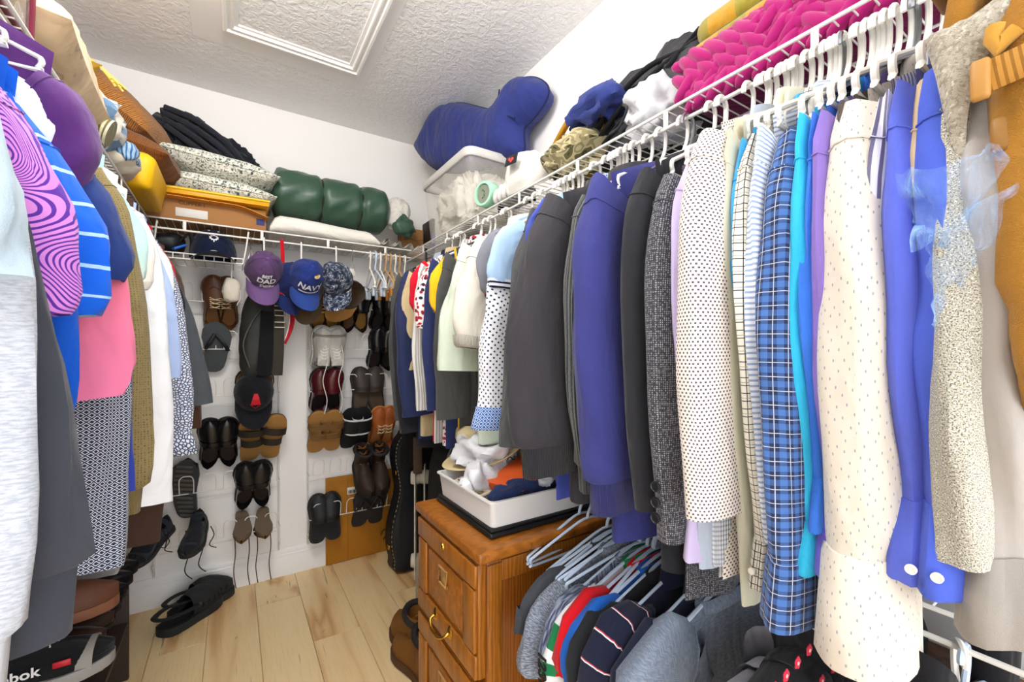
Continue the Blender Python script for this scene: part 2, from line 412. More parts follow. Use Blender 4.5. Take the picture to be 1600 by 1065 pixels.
# floor of wood-look planks running away from the viewer
t = NT('maple_plank'); o_ = t.ob(); oi = t.n('ShaderNodeObjectInfo'); rnd = oi.outputs['Random']
of = t.n('ShaderNodeCombineXYZ'); t.set(of.inputs[0], t.math('MULTIPLY', rnd, 37)); t.set(of.inputs[1], t.math('MULTIPLY', rnd, 91))
va = t.n('ShaderNodeVectorMath', operation='ADD'); t.set(va.inputs[0], o_); t.set(va.inputs[1], of.outputs[0]); v_ = va.outputs[0]
big = t.noise(t.map(v_, (1, .085, 1)), 10, 2, .45, .25)
grain = t.noise(t.map(v_, (22, 1.1, 1)), 6, 4, .65)
streak = t.noise(t.map(v_, (1, .03, 1)), 42, 3, .65, .5)
knot = t.noise(t.map(v_, (1, .35, 1)), 17, 5, .75, 1.6)
c = t.ramp(big, [(0, '#f8deac'), (.45, '#f6d8a2'), (.54, '#f0cd94'), (.60, '#dfb37a'), (.65, '#cc9a60'), (.72, '#efcd94')])
c = t.mix(t.math('MULTIPLY', t.step(grain, .45, .75), .22), c, '#c39a6a')
c = t.mix(t.math('MULTIPLY', t.step(streak, .64, .69), .7), c, '#8d6440')
c = t.mix(t.math('MULTIPLY', t.math('MULTIPLY', t.step(knot, .62, .68), t.step(big, .5, .6)), .8), c, '#5e3e25')
c = t.mix(t.math('MULTIPLY', rnd, .15), c, '#ffe8c0')
t.bump(grain, .05, .002); M_PLANK = t.fin(c, .38, .4)
fl = bpy.data.objects.new('floor', None); COL.objects.link(fl); MW[fl] = Matrix.Identity(4); struct(fl)
fl['label'] = 'pale maple wood-look plank floor with dark streaks'
mb = MB(); mb.rbox((XR-XL, YB-YF, .02), ((XL+XR)/2, (YB+YF)/2, -.018), .001, seg=1); obj(mb, 'underlay', plain('#8b6a48', .7), fl, False)
PWID, PLEN = .182, 1.22
mbp = MB(); mbp.rbox((PWID-.0012, PLEN-.0012, .008), (0, 0, -.004), .0012, seg=1); plank = mesh_of(mbp, 'plank', M_PLANK, False)
x = XL+.05; i = 0
offs = [.2, .86, .48, 1.1, .32, .72, .05, .55, .95, .3]
while x < XR+.02:
    y = YF-offs[i % 10]
    while y < YB:
        y0, y1 = max(y, YF), min(y+PLEN, YB-.002)
        x0, x1 = max(x-PWID/2, XL), min(x+PWID/2, XR)
        if y1-y0 > .05 and x1-x0 > .02:
            share(plank, 'plank', fl, ((x0+x1)/2, (y0+y1)/2, 0), (0, 0, 0), ((x1-x0)/PWID, (y1-y0)/PLEN, 1))
        y += PLEN
    x += PWID; i += 1

# ---------------------------------------------------------------- white wire shelves
ZS, ZRL = 1.715, 1.675            # deck and hanging rail of the upper shelves
XRS, XLS, YBS = .815, -.293, 2.235  # front edges
def wire_shelf(name, label, p0, p1, back, deck, rail, cat='shelf', tabs=None, braces=()):
    """p0->p1 front edge, back: vector from the front edge to the wall"""
    p0, p1, back = Vector(p0), Vector(p1), Vector(back); d = p1-p0; Ln = d.length; d.normalize(); bn = back.normalized(); D = back.length
    r = thing(name, label, cat, (p0.x, p0.y, deck))
    def bar(nm, a, b, rad):
        mb = MB(); mb.tube([a, b], rad, 8); obj(mb, nm, WIRE, r, world=True)
    z = Vector((0, 0, 1))
    bar('front_wire', p0+z*deck, p1+z*deck, .0036)
    bar('hanging_rail', p0+z*rail, p1+z*rail, .0042)
    for q in (.5, .985): bar('long_wire', p0+back*q+z*(deck-.005), p1+back*q+z*(deck-.005), .0028)
    mb = MB(); mb.tube([(0, 0, 0), tuple(back)], .0016, 6); w = mesh_of(mb, 'deck_wire', WIRE)
    k = int(Ln/.0265)
    for i in range(k+1):
        share(w, 'deck_wire', r, d*(Ln*i/k)+Vector((0, 0, .002)))
    tabs = tabs or [Ln*(j+.5)/max(1, round(Ln/.3)) for j in range(max(1, round(Ln/.3)))]
    mb = MB(); mb.rbox((.012 if abs(d.x) > .5 else .004, .004 if abs(d.x) > .5 else .012, deck-rail), (0, 0, -(deck-rail)/2), .0012, seg=1); tb = mesh_of(mb, 'support_clip', WIRE)
    for q in tabs: share(tb, 'support_clip', r, d*q)
    for q in braces:
        a = p0+d*q+z*(deck-.012); b = p0+d*q+back+z*(deck-.30)
        mb = MB(); mb.tube([a, b], .006, 8, flat=.45, up=d); obj(mb, 'brace', WIRE, r, world=True)
    return r
wire_shelf('wire_shelf', 'long white wire shelf along the wall above the crowded shirts', (XRS, YF+.05, 0), (XRS, YB-.01, 0), (XR-XRS-.002, 0, 0), ZS, ZRL)
wire_shelf('wire_shelf', 'white wire shelf across the back wall carrying the green sleeping bag', (XL+.01, YBS, 0), (XRS-.012, YBS, 0), (0, YB-YBS-.002, 0), ZS, ZRL)
wire_shelf('wire_shelf', 'white wire shelf over the short-sleeved shirts, below the tan striped pillows', (XLS, YF+.05, 0), (XLS, YBS-.01, 0), (XL-XLS+.002, 0, 0), ZS, ZRL)
wire_shelf('wire_shelf', 'lower white wire shelf carrying the second row of hanging shirts', (XRS, YF+.05, 0), (XRS, .80, 0), (XR-XRS-.002, 0, 0), .82, .78, braces=(.95, 1.42))
# rod of the left row, under that shelf
XLR = -.40; ZLR = 1.698
rod = thing('hanging_rod', 'white hanging rod carrying the polo shirts under the wire shelf', 'rod', (XLR, YF+.05, ZLR))
mb = MB(); mb.tube([(XLR, YF+.05, ZLR), (XLR, 2.1, ZLR)], .007, 10); obj(mb, 'tube', WIRE, rod, world=True)
mb = MB()
for q in (.6, 1.2, 1.8, 2.09): mb.rbox((.006, .018, ZS-ZLR), (XLR, q, (ZS+ZLR)/2-.004), .002)
obj(mb, 'hanger_brackets', WIRE, rod, world=True)
# ---------------------------------------------------------------- hangers
def hanger_meshes(w=.20, drop=.082, r=.0042, hr=.0175):
    """hook from the rail (z=0) down to the neck, frame below"""
    hk = [(hr*math.cos(q), 0, hr*math.sin(q)-hr+.007) for q in np.linspace(pi*.05 - .5, pi, 9)]
    hk = hk+[(-hr*.95, 0, -.03), (-hr*.7, 0, -.046), (-.003, 0, -.066), (0, 0, -.085)]
    m1 = MB(); m1.tube(spline(hk, 3), r, 7)
    z0 = -.085
    fr = [(0, 0, z0), (w*.25, 0, z0-.012), (w*.9, 0, z0-drop*.86), (w, 0, z0-drop), (w*.985, 0, z0-drop-.016), (w*.93, 0, z0-drop-.022), (0, 0, z0-drop-.022),
          (-w*.93, 0, z0-drop-.022), (-w*.985, 0, z0-drop-.016), (-w, 0, z0-drop), (-w*.9, 0, z0-drop*.86), (-w*.25, 0, z0-.012)]
    m2 = MB(); m2.tube(spline(fr, 3, True), r, 7, closed=True, up=(0, 1, 0))
    return m1, m2
_h1, _h2 = hanger_meshes()
HM = {}
for nm, mat in (('white', WHITE_PLASTIC), ('cool', plain('#dfe6f0', .35, .45)), ('tan', plain('#c79a63', .45, .4)), ('wood', oak('#b98349', '#8f5a28')), ('black', BLACK), ('steel', STEEL), ('blue', plain('#c4d4ea', .35, .4))):  # the blue one is white plastic with bluish light put into its colour
    HM[nm] = (mesh_of(_h1, 'hook', STEEL if nm == 'wood' else mat), mesh_of(_h2, 'frame', mat))
def hanger(loc, label, kind='white', yaw=pi/2, roll=0.0, group=None, sc=1.0, zs=1.0):
    h = thing({'wood': 'wooden_hanger', 'steel': 'wire_hanger'}.get(kind, 'plastic_hanger'), label, 'hanger', loc, (roll, 0, yaw), group)
    a, b = HM[kind]; share(a, 'hook', h, sc=(1, 1, zs)); share(b, 'frame', h, sc=(sc, 1, zs)); return h

# ---------------------------------------------------------------- garments
SEEN_G = []
def sleeve_rings(tip_b, tip_z, end_b, end_z, ra, r0, r1, n, m, ph, wr, short=False):
    """rings of a sleeve from the armhole to its end; local (b, a, z)"""
    L = tip_z-end_z
    c0 = np.array([tip_b-.035, tip_z-.075]); c1 = np.array([tip_b-.012+.35*(end_b-tip_b)*(.35), tip_z-min(.17, L*.5)]); c2 = np.array([end_b-r1, end_z])
    cm = (c1+c2)/2+np.array([.012, 0])
    ctr = spline([(c0[0], 0, c0[1]), (c1[0], 0, c1[1]), (cm[0], 0, cm[1]), (c2[0], 0, c2[1])], max(2, m//3))
    m = len(ctr); R = []
    for i, p in enumerate(ctr):
        t = i/(m-1)
        tg = (ctr[min(i+1, m-1)]-ctr[max(i-1, 0)]).normalized()
        if i == 0: tg = Vector((.62, 0, -.78))
        nr = Vector((-tg.z, 0, tg.x))
        if short and t > .6: nr = nr.lerp(Vector((.97, 0, .22)), (t-.6)*1.6).normalized()
        rb = r0+(r1-r0)*min(1, t*1.15)
        ka = ra*(.75+.25*min(1, t*5))*(1-.22*t if not short else 1)
        row = []
        for k in range(n):
            q = 2*pi*k/n; cq, sq = math.cos(q), math.sin(q)
            cq_, sq_ = math.copysign(abs(cq)**.85, cq), math.copysign(abs(sq)**.85, sq)
            w = 1+wr*(math.sin(3*q+ph+5*t)*.7+math.sin(5*q-ph*2+9*t)*.5+.45*math.sin(19*t+2*q+ph)+.3*math.sin(8*q+3*ph+4*t))
            off = wr*.012*math.sin(11*t+ph)
            v = Vector((p.x, 0, p.z))+nr*(rb*cq_*w)+Vector((0, ka*sq_*w+off, 0))
            row.append((v.x, v.y, v.z))
        R.append(row)
    return np.array(R)
def garment(side, name, label, cat, mat, x, yb, yt, Xb, th=.05, tipX=None, sleeve='long', cuff='hem', cuffmat=None, hem=.68, collar='shirt', group=None,
            r0=.085, r1=.055, wr=.07, rodz=None, hang='white', neckmat=None, sw=None, buttons=0, bodymat=None, Y=None, hood=False, body=True, tilt=0.0, cufflen=.06, raf=1.25, bodyth=None):
    """x, yb: pixel of the sleeve's outer lower corner on the plane X = Xb; yt: pixel height of the shoulder tip"""
    s = -1 if side != 'L' else 1
    rodX = XLR if side == 'L' else XRS
    rz = rodz if rodz is not None else {'D': .78, 'L': ZLR}.get(side, ZRL)
    Yc = Y; zb = P(x, yb, X=Xb).z
    if sw is None: sw = .17 if side == 'L' else .2
    if side == 'L': r0 = min(r0, .052)
    tX = rodX+s*sw
    zt = zat(yt, tX, Yc); zt = max(rz-.195, min(rz-.160, zt)) if side == 'R' else (rz-.122 if side == 'D' else max(rz-.165, min(rz-.105, zt)))
    rt = thing(name, label, cat, (rodX, Yc, rz), (0, 0, tilt), group)
    L = lambda A: A*np.array([s, 1, 1]) if s > 0 else (A*np.array([-1, 1, 1]))[:, ::-1]
    tz = zt-rz; ez = zb-rz; eb = s*(Xb-rodX); ph = (x*.37) % 6.28
    drop = .05 if side == 'D' else .062; zn = tz+drop; hz = tz-hem
    ra = th*.5
    bth = bodyth or th
    if body:
        n, m = 36, 15; ss = np.array([0, .012, .035, .07, .12, .2, .28, .36, .45, .54, .63, .72, .81, .9, 1.0]); A = np.zeros((m, n, 3))
        for k in range(n):
            q = 2*pi*k/n; cq, sq = math.cos(q), math.sin(q); b0 = math.copysign(abs(cq)**.8, cq)
            for i, sv in enumerate(ss):
                hb = sw*(1-.10*min(1, sv*4)+.03*sv)
                b = hb*b0; zs = zn-drop*max(0, (abs(b)-.055)/(sw-.055))**1.15
                tt = bth*.5*min(1, .14+.95*math.sqrt(sv*3))*(1+.12*sv)
                a = tt*math.copysign(abs(sq)**.8, sq)*(.75+.25*abs(sq))+.007*sv*math.sin(b*30+ph+1.5*sv)+.004*sv*math.sin(b*57+2*ph)
                A[i, k] = (b, a, zs+(hz-zs)*sv-.006*sv*math.sin(2*q+ph))
        mb = MB(); mb.grid(L(A)); obj(mb, 'body', bodymat or mat, rt, 60)
    # sleeves
    cm = cuffmat or mat
    if sleeve:
        short = sleeve == 'short'
        cl = cufflen if cuff in ('rib', 'shirt') else 0.0
        A = sleeve_rings(sw, tz, eb, ez+cl, ra*raf, r0, r1, 26, 15 if not short else 12, ph, wr, short)
        if cuff == 'rib' and not short:   # gather into the rib
            c = A[-1].mean(0); A = np.concatenate([A, (c+(A[-1]-c)*np.array([.8, .85, 1])-np.array([0, 0, .012]))[None]])
        elif cuff == 'hem':
            c = A[-1].mean(0); A = np.concatenate([A, (c+(A[-1]-c)*.93+np.array([0, 0, .004]))[None], (A[-4]*.0+c+(A[-4]-A[-4].mean(0))*.9+np.array([0, 0, .05]))[None]])
        mb = MB(); mb.grid(L(A))
        c_ = A[2].mean(0); mb.tube([(s*q[0], q[1], q[2]) for q in (c_+(A[2]-c_)*1.012)], .0011, 5, True); so = obj(mb, 'sleeve', mat, rt, 60)
        e = A[-1] if cuff != 'hem' else A[-3]; c = e.mean(0)
        if cuff == 'rib':
            B = np.array([c+(e-c)*f+np.array([0, 0, -z]) for f, z in ((1.06, -.012), (1.04, .0), (1.0, cl*.5), (.98, cl-.014), (.93, cl-.01), (.85, cl*.6))])
            mb = MB(); mb.grid(L(B)); obj(mb, 'cuff', cm, so, 60)
        elif cuff == 'shirt':
            B = np.array([c+(e-c)*np.array([f, f*g, 1])+np.array([dx, 0, -z]) for f, g, z, dx in ((.94, .95, -.006, 0), (1.04, 1.03, -.004, 0), (1.07, 1.05, .006, 0), (1.10, 1.08, cl*.5, .004), (1.13, 1.1, cl-.003, .008), (1.1, 1.06, cl, .008), (1.02, .95, cl-.004, .006), (.95, .9, cl*.4, 0))])
            mb = MB(); mb.grid(L(B)); co = obj(mb, 'cuff', cm, so, 60)
        if cuff in ('shirt', 'blazer') and buttons:
            k0 = 4 if side != 'L' else 22
            for i in range(buttons):
                if cuff == 'shirt':
                    q = B[3, (19+i*5) % 26 if side != 'L' else 3]; pt = Vector((s*q[0], q[1]-.0006, q[2]+.0))
                    ia = int(B[4, :, 0].argmax()); pt = Vector((s*(B[4, :, 0].max()-.002), B[4, ia, 1]+.010-.019*i, B[4, 0, 2]+.022))
                    rr, bm_ = .0048, plain('#e9e3d6', .3, .5)
                else:
                    R_ = A[-4-i] if i < 5 else A[-9]
                    zt_ = ez+.04+.024*i; ir = int(np.abs(A[:12, :, 2].mean(1)-zt_).argmin()); pt = Vector((s*(A[ir, :, 0].max()-.001), A[ir, int(A[ir, :, 0].argmax()), 1]-.006, zt_)); rr, bm_ = .0085, plain('#1a1b1f', .3, .5)
                mb = MB(); mb.lathe([(0, .0032), (rr*.72, .0030), (rr*.8, .004), (rr, .0034), (rr, 0), (0, 0)], 14, rot=(0, s*pi/2, 0), at=pt); obj(mb, 'button', bm_, co if cuff == 'shirt' else so)
        # sleeve on the wall side, hanging straight
        lim = abs((XR if s < 0 else XL)-rodX)-.012
        A2 = sleeve_rings(sw, tz, min(sw+.02, lim), max(ez, tz-.58), ra*.9, min(r0, .08), min(r1, .05), 12, 6, ph+1, wr*.6, short)
        A2[:, :, 0] = np.minimum(A2[:, :, 0], lim)
        A2 = A2*np.array([-1, 1, 1]); mb = MB(); mb.grid(L(A2)); obj(mb, 'sleeve', mat, rt, 60)
    # neck
    nm = neckmat or mat; an = max(.012, min(.05, bth*.62))
    if collar == 'shirt':
        B = [];
        for f, z in ((.92, -.012), (.95, .012), (.97, .034), (1.02, .040), (1.08, .034), (1.16, .004), (1.2, -.006), (1.12, -.008)):
            B.append([(.068*f*math.cos(q), an*f*math.sin(q), zn+z-.012*math.cos(q)**2) for q in np.linspace(0, 2*pi, 25)[:-1]])
        mb = MB(); mb.grid(L(np.array(B))); obj(mb, 'collar', nm, rt, 60)
    elif collar == 'crew':
        mb = MB(); mb.tube([(s*.075*math.cos(q), an*math.sin(q), zn-.004-.012*math.cos(q)**2) for q in np.linspace(0, 2*pi, 22)[:-1]], .009, 8, True, flat=1.5); obj(mb, 'neckband', nm, rt, 60)
    elif collar == 'lapel':
        for sg in (-1, 1):
            B = [[(s*(.065*math.cos(q)*f), sg*(an*f*abs(math.sin(q))+.004), zn+z-.014*math.cos(q)**2) for q in np.linspace(.05, pi-.05, 14)] for f, z in ((.95, 0), (1, .03), (1.05, .034), (1.25, -.02), (1.3, -.035))]
            mb = MB(); mb.grid(np.array(B), False); obj(mb, 'lapel', nm, rt, 60)
    if hang:
        hanger((rodX, Yc+RNG.uniform(-.003, .003), rz), 'hanger holding the '+label.split(',')[0], hang, pi/2*(1 if s < 0 else -1)+tilt if False else (0 if s > 0 else pi)+tilt, group='hangers of the '+{'R': 'upper', 'L': 'left', 'D': 'lower'}[side]+' row', sc=min(1, (sw-.012)/.2), zs=1 if side == 'R' else .72)
    SEEN_G.append((side, Yc, name))
    rt['_'] = 0; del rt['_']
    return rt, dict(Y=Yc, zn=rz+zn, tz=rz+tz, ez=zb, rodX=rodX, s=s, sw=sw, th=th, bth=bth)

QUEUE = []
def queue(side, name, label, cat, mat, x, yb, yt, Xb, **k):
    QUEUE.append(dict(side=side, a=(name, label, cat, mat, x, yb, yt, Xb), k=k, Y=P(x, yb, X=Xb).y+k.pop('dY', 0)))
def hang_all(side, gmin):
    """spread the queued clothes along their rail so that neighbours only just touch, then build them"""
    q = sorted([d for d in QUEUE if d['side'] == side], key=lambda d: d['Y'])
    for _ in range(60):
        for a, b in zip(q, q[1:]):
            e = gmin-(b['Y']-a['Y'])
            if e > 0: a['Y'] -= e/2; b['Y'] += e/2
    out = {}
    for i, d in enumerate(q):
        gl = d['Y']-q[i-1]['Y'] if i else .08
        gr = q[i+1]['Y']-d['Y'] if i < len(q)-1 else .08
        k = dict(d['k']); k.setdefault('bodyth', max(.014, min(k.get('th', .05), .9*min(gl, gr)+.006)))
        out[d['a'][1]] = garment(side, *d['a'], Y=d['Y'], **k)
    return out
# ---------------------------------------------------------------- right upper row, near to far
GR = 'clothes on the upper rail of the long shelf'
f = fabric
def R(*a, **k): k.setdefault('group', GR); queue('R', *a, **k)
R('satin_jacket', 'taupe satin jacket with a buttoned strap cuff, beside the tan canvas bag', 'jacket', f('#98918a', rough=.42, sheen=.3, weave=.12, spec=.4), 1548, 985, 150, .59, th=.045, cuff='shirt', cuffmat=f('#8b847c', rough=.4), cufflen=.075, collar='lapel', r1=.062, raf=1.5, hem=.50)
R('tweed_coat', 'grey-beige speckled tweed coat with a turned-up collar, under the blue plastic film', 'coat', f('#b9b4a4', 'speck', '#5d5c56', '#efeadd', .55), 1492, 880, 170, .565, th=.045, collar='lapel', r1=.058, cuff='hem', hem=.50)
R('dress_shirt', 'tan shirt sleeve showing inside the blue plastic film', 'shirt', f('#c9b28f'), 1452, 590, 190, .60, th=.03, r1=.04, hem=.50)
R('blue_shirt', 'cobalt blue shirt with two white buttons on its flared cuff', 'shirt', f('#4a5fc4'), 1462, 912, 250, .585, th=.045, cuff='shirt', cufflen=.085, buttons=2, r1=.06, raf=1.3, hem=.50)
R('blue_shirt', 'periwinkle blue shirt between the cobalt shirt and the cream sprigged shirt', 'shirt', f('#5a68cc'), 1425, 898, 235, .585, th=.035, cuff='shirt', cufflen=.08, r1=.055, hem=.50)
R('striped_shirt', 'white and grey pinstriped shirt behind the cream sprigged shirt', 'shirt', f('#e6e4ea', 'vstripe', '#6f6a86', k=.9), 1385, 560, 175, .60, th=.022, r1=.045, hem=.50)
R('sprigged_shirt', 'cream shirt printed with tiny grey sprigs, its long sleeve reaching lowest', 'shirt', f('#ddd4c6', 'sprig', '#9a9ca4', k=.46), 1325, 1038, 195, .565, th=.066, cuff='shirt', cufflen=.12, r1=.062, raf=1.35, wr=.05, hem=.50)
R('corduroy_shirt', 'dark taupe corduroy shirt between the lavender and the cream shirts', 'shirt', f('#5a5148', rib=.005), 1328, 650, 180, .60, th=.02, r1=.045, hem=.50)
R('lavender_shirt', 'deep lavender shirt with a rounded collar next to the aqua shirt', 'shirt', f('#8a72c0'), 1290, 893, 165, .59, th=.035, cuff='shirt', cuffmat=f('#6a62c4'), cufflen=.09, r1=.045, hem=.50)
R('royal_shirt', 'royal blue shirt between the aqua and the lavender shirts', 'shirt', f('#3a74d8'), 1280, 822, 170, .59, th=.02, cuff='shirt', r1=.045, hem=.50)
R('aqua_shirt', 'bright aqua shirt next to the navy plaid sleeve', 'shirt', f('#35b6e0'), 1262, 890, 168, .59, th=.028, cuff='shirt', r1=.045, hem=.50)
R('plaid_shirt', 'navy and blue plaid shirt with white lines, long sleeve hanging forward', 'shirt', f('#2b3350', 'plaid', '#4a70b0', '#d7e0f2', .62), 1214, 975, 205, .565, th=.048, cuff='shirt', cufflen=.075, r1=.05, raf=1.3, hem=.50)
R('checked_shirt', 'cream shirt with a thin black windowpane check, cuff below the houndstooth sweater', 'shirt', f('#e2ddce', 'window', '#2a2a2e', '#8a8a80', .75), 1168, 905, 190, .60, th=.025, cuff='shirt', buttons=1, r1=.05, hem=.50)
R('seersucker_shirt', 'white and blue seersucker shirt beside the houndstooth sweater', 'shirt', f('#eef1f6', 'hstripe', '#9db2d4', k=.6), 1196, 840, 180, .60, th=.024, cuff='hem', r1=.05, hem=.50)
R('houndstooth_sweater', 'cream and brown houndstooth knit sweater with a wide straight sleeve', 'sweater', f('#ece3d8', 'knitdot', '#5f5064'), 1088, 806, 160, .535, th=.062, collar='crew', r0=.09, r1=.085, raf=1.25, wr=.03, sw=.21)
R('sky_shirt', 'sky blue shirt showing a sliver behind the houndstooth sweater', 'shirt', f('#3f9fd8'), 1163, 560, 200, .62, th=.018, r1=.04, hem=.50)
R('sage_shirt', 'pale sage shirt with a long plain cuff beneath the checked cuff', 'shirt', f('#c9c8b4'), 1158, 938, 190, .62, th=.02, cuff='hem', r1=.045)
R('pale_yellow_shirt', 'pale yellow shirt between the houndstooth and the white sweaters', 'shirt', f('#e9e0c2'), 1148, 800, 185, .605, th=.02, r1=.045, hem=.50)
R('white_sweater', 'white and ice blue knit sweater with a ribbed cuff', 'sweater', f('#e3e6ea', rib=.006), 1122, 885, 205, .60, th=.032, collar='crew', cuff='rib', cuffmat=f('#e8ebf2', 'hstripe', '#b9c3d6', k=.6, rib=.004), cufflen=.08, r1=.05)
R('grey_blue_shirt', 'pale grey-blue shirt with a striped end of cuff', 'shirt', f('#b4bfd2'), 1106, 888, 215, .60, th=.026, cuff='hem', r1=.045, hem=.50)
R('lilac_shirt', 'pale lilac satin shirt beside the charcoal tweed blazer', 'shirt', f('#cfc1ea', rough=.5), 1080, 868, 230, .595, th=.034, cuff='shirt', cufflen=.08, r1=.05, hem=.50)
R('tweed_blazer', 'charcoal tweed blazer with three black cuff buttons', 'blazer', f('#3c3d44', 'tweed', '#a9a8ac', k=.8), 1034, 842, 260, .565, th=.06, collar='lapel', cuff='blazer', buttons=3, r0=.09, r1=.07, raf=1.15, wr=.03, hem=.72)
R('black_blazer', 'smooth black blazer beside the navy sweatshirt with yellow lettering', 'blazer', f('#2a2b30'), 996, 792, 250, .57, th=.055, collar='lapel', r0=.09, r1=.068, raf=1.15, wr=.03, hem=.72)
R('sweatshirt', 'indigo navy sweatshirt with outlined yellow lettering on the chest', 'sweatshirt', f('#3a3d7e'), 921, 800, 270, .545, th=.085, collar='crew', cuff='rib', cuffmat=f('#34366c', rib=.004), cufflen=.07, r0=.095, r1=.085, raf=1.1, hem=.70, bodyth=.07, sw=.215)
R('ribbed_cardigan', 'grey marled ribbed cardigan between the indigo sweatshirt and the charcoal jacket', 'cardigan', f('#6d706e', 'cable', '#3f4344', rib=.008), 898, 768, 290, .56, th=.04, collar='crew', cuff='rib', cuffmat=f('#5c5f5e', 'cable', '#3f4344', rib=.006), r1=.065, neckmat=f('#b8a888'))
R('bomber_jacket', 'dark charcoal blouson jacket with a gathered ribbed cuff', 'jacket', f('#37353a', rough=.7), 806, 745, 290, .47, th=.085, collar='shirt', cuff='rib', cuffmat=f('#2f2e33', rib=.005), cufflen=.07, r0=.1, r1=.105, raf=1.2, hem=.66, bodyth=.07, sw=.225)
R('print_shirt', 'blue and white printed short-sleeved shirt beside the charcoal blouson', 'shirt', f('#2f6cb4', 'leopard', '#e8eef6', '#9fc4e6', .5), 822, 482, 285, .53, th=.03, sleeve='short', r1=.07, hem=.58)
R('blue_tee', 'blue t-shirt with a thin edge showing behind the print shirt', 'shirt', f('#4552a8'), 838, 400, 285, .57, th=.022, sleeve='short', collar='crew', r1=.07)
R('fleece_jacket', 'dark grey fleece jacket between the blouson and the polka-dot shirt', 'jacket', f('#4d4f50', weave=.5), 785, 700, 300, .495, th=.06, cuff='hem', r1=.075, r0=.095, hem=.60)
R('light_blue_polo', 'light blue polo shirt with a navy and white striped sleeve band', 'polo shirt', f('#a9c8ea'), 764, 458, 310, .525, th=.045, sleeve='short', cuff='rib', cuffmat=f('#e9edf4', 'hstripe', '#1d2440', k=1.0), cufflen=.02, r1=.08, r0=.072, raf=1.0, wr=.04, hem=.56)
R('polka_dot_shirt', 'white shirt with small navy polka dots, sleeve hanging to the white hat', 'shirt', f('#eff1f5', 'dots', '#2c3a68', k=.95), 748, 672, 330, .505, th=.055, cuff='shirt', cuffmat=f('#2f62b0', 'lozenge', '#cfe0f4'), cufflen=.05, r1=.065, hem=.58, raf=1.3)
R('grey_polo', 'grey polo shirt with a red trimmed sleeve beside the cream sweatshirt', 'polo shirt', f('#7b7d86'), 758, 470, 315, .56, th=.03, sleeve='short', cuff='rib', cuffmat=f('#2a2d40', 'hstripe', '#c23a3f', k=1.2), cufflen=.02, r1=.07, hem=.56)
R('cream_sweatshirt', 'cream sweatshirt with a pushed-up sleeve next to the mint cardigan', 'sweatshirt', f('#ddd8cb'), 711, 552, 325, .51, th=.07, sleeve='short', collar='crew', cuff='rib', cuffmat=f('#d6d1c4', rib=.004), cufflen=.03, r0=.09, r1=.08, raf=1.2, hem=.56)
R('mint_cardigan', 'pale mint green cardigan with a rounded sleeve beside the yellow t-shirt', 'cardigan', f('#cdd8c4'), 686, 580, 345, .50, th=.07, cuff='hem', r0=.09, r1=.075, raf=1.2, hem=.62)
R('charcoal_sweater', 'charcoal sweater between the mint cardigan and the yellow t-shirt', 'sweater', f('#4a4a48'), 684, 655, 350, .55, th=.04, collar='crew', r1=.06)
R('yellow_tee', 'bright yellow t-shirt hanging among the navy clothes near the corner', 'shirt', f('#e2b21c'), 676, 490, 362, .54, th=.035, sleeve='short', collar='crew', r1=.065)
R('navy_sweater', 'navy sweater between the yellow t-shirt and the floral shirt', 'sweater', f('#2c3560'), 668, 640, 370, .56, th=.03, collar='crew', r1=.06)
R('floral_shirt', 'white floral shirt with red and black flowers, short sleeve', 'shirt', f('#e9e4e2', 'floral', '#b8323c', '#2b2d40'), 655, 515, 380, .545, th=.04, sleeve='short', r1=.075)
R('grey_striped_shirt', 'grey striped long-sleeved shirt below the floral shirt', 'shirt', f('#a9a7a2', 'vstripe', '#dcdad4'), 651, 640, 378, .56, th=.03, r1=.055)
R('red_tee', 'red t-shirt near the corner beside the floral shirt', 'shirt', f('#c3122c'), 645, 488, 388, .55, th=.035, sleeve='short', collar='crew', r1=.065)
R('khaki_shirt', 'khaki shirt with a straight sleeve below the red t-shirt', 'shirt', f('#cdb98e'), 637, 575, 395, .58, th=.03, r1=.055, cuff='shirt')
R('navy_jacket', 'navy blue jacket with a long loose sleeve near the corner', 'jacket', f('#262f55', rough=.6), 628, 650, 405, .56, th=.055, r1=.07, hem=.7)
R('dark_jacket', 'black jacket hanging in the corner above the guitar case', 'jacket', f('#26262a'), 624, 675, 410, .56, th=.05, r1=.07, hem=.74, bodymat=f('#26262a'))
R('grey_collared_shirt', 'slate grey shirt with a pale grey collar, last before the corner', 'shirt', f('#4c4d4c'), 618, 655, 412, .57, th=.045, r1=.06, neckmat=f('#a9b0be'))
BR = hang_all('R', .0135)
gs, gi = BR['indigo navy sweatshirt with outlined yellow lettering on the chest']
# outlined letters on the sweatshirt
YEL = plain('#e3b736', .7, .2)
def outline(mb, pts, r=.0022): mb.tube(pts, r, 6, True)
mb = MB(); yq = gi['Y']-gi['bth']*.5-.004
def chest(px, py): q = P(px, py, Y=yq); return (q.x, q.y, q.z)
outline(mb, [chest(*q) for q in ((989, 402), (1008, 396), (1012, 412), (1004, 414), (1006, 430), (998, 430), (996, 417), (991, 416))])
outline(mb, [chest(*q) for q in ((989, 426), (1004, 450), (1001, 438), (1006, 436), (1020, 460), (1004, 454))])
outline(mb, [chest(*q) for q in ((999, 466), (1012, 482), (1030, 480), (1010, 478))])
obj(mb, 'chest_lettering', YEL, gs, world=True, label='yellow outlined letters')
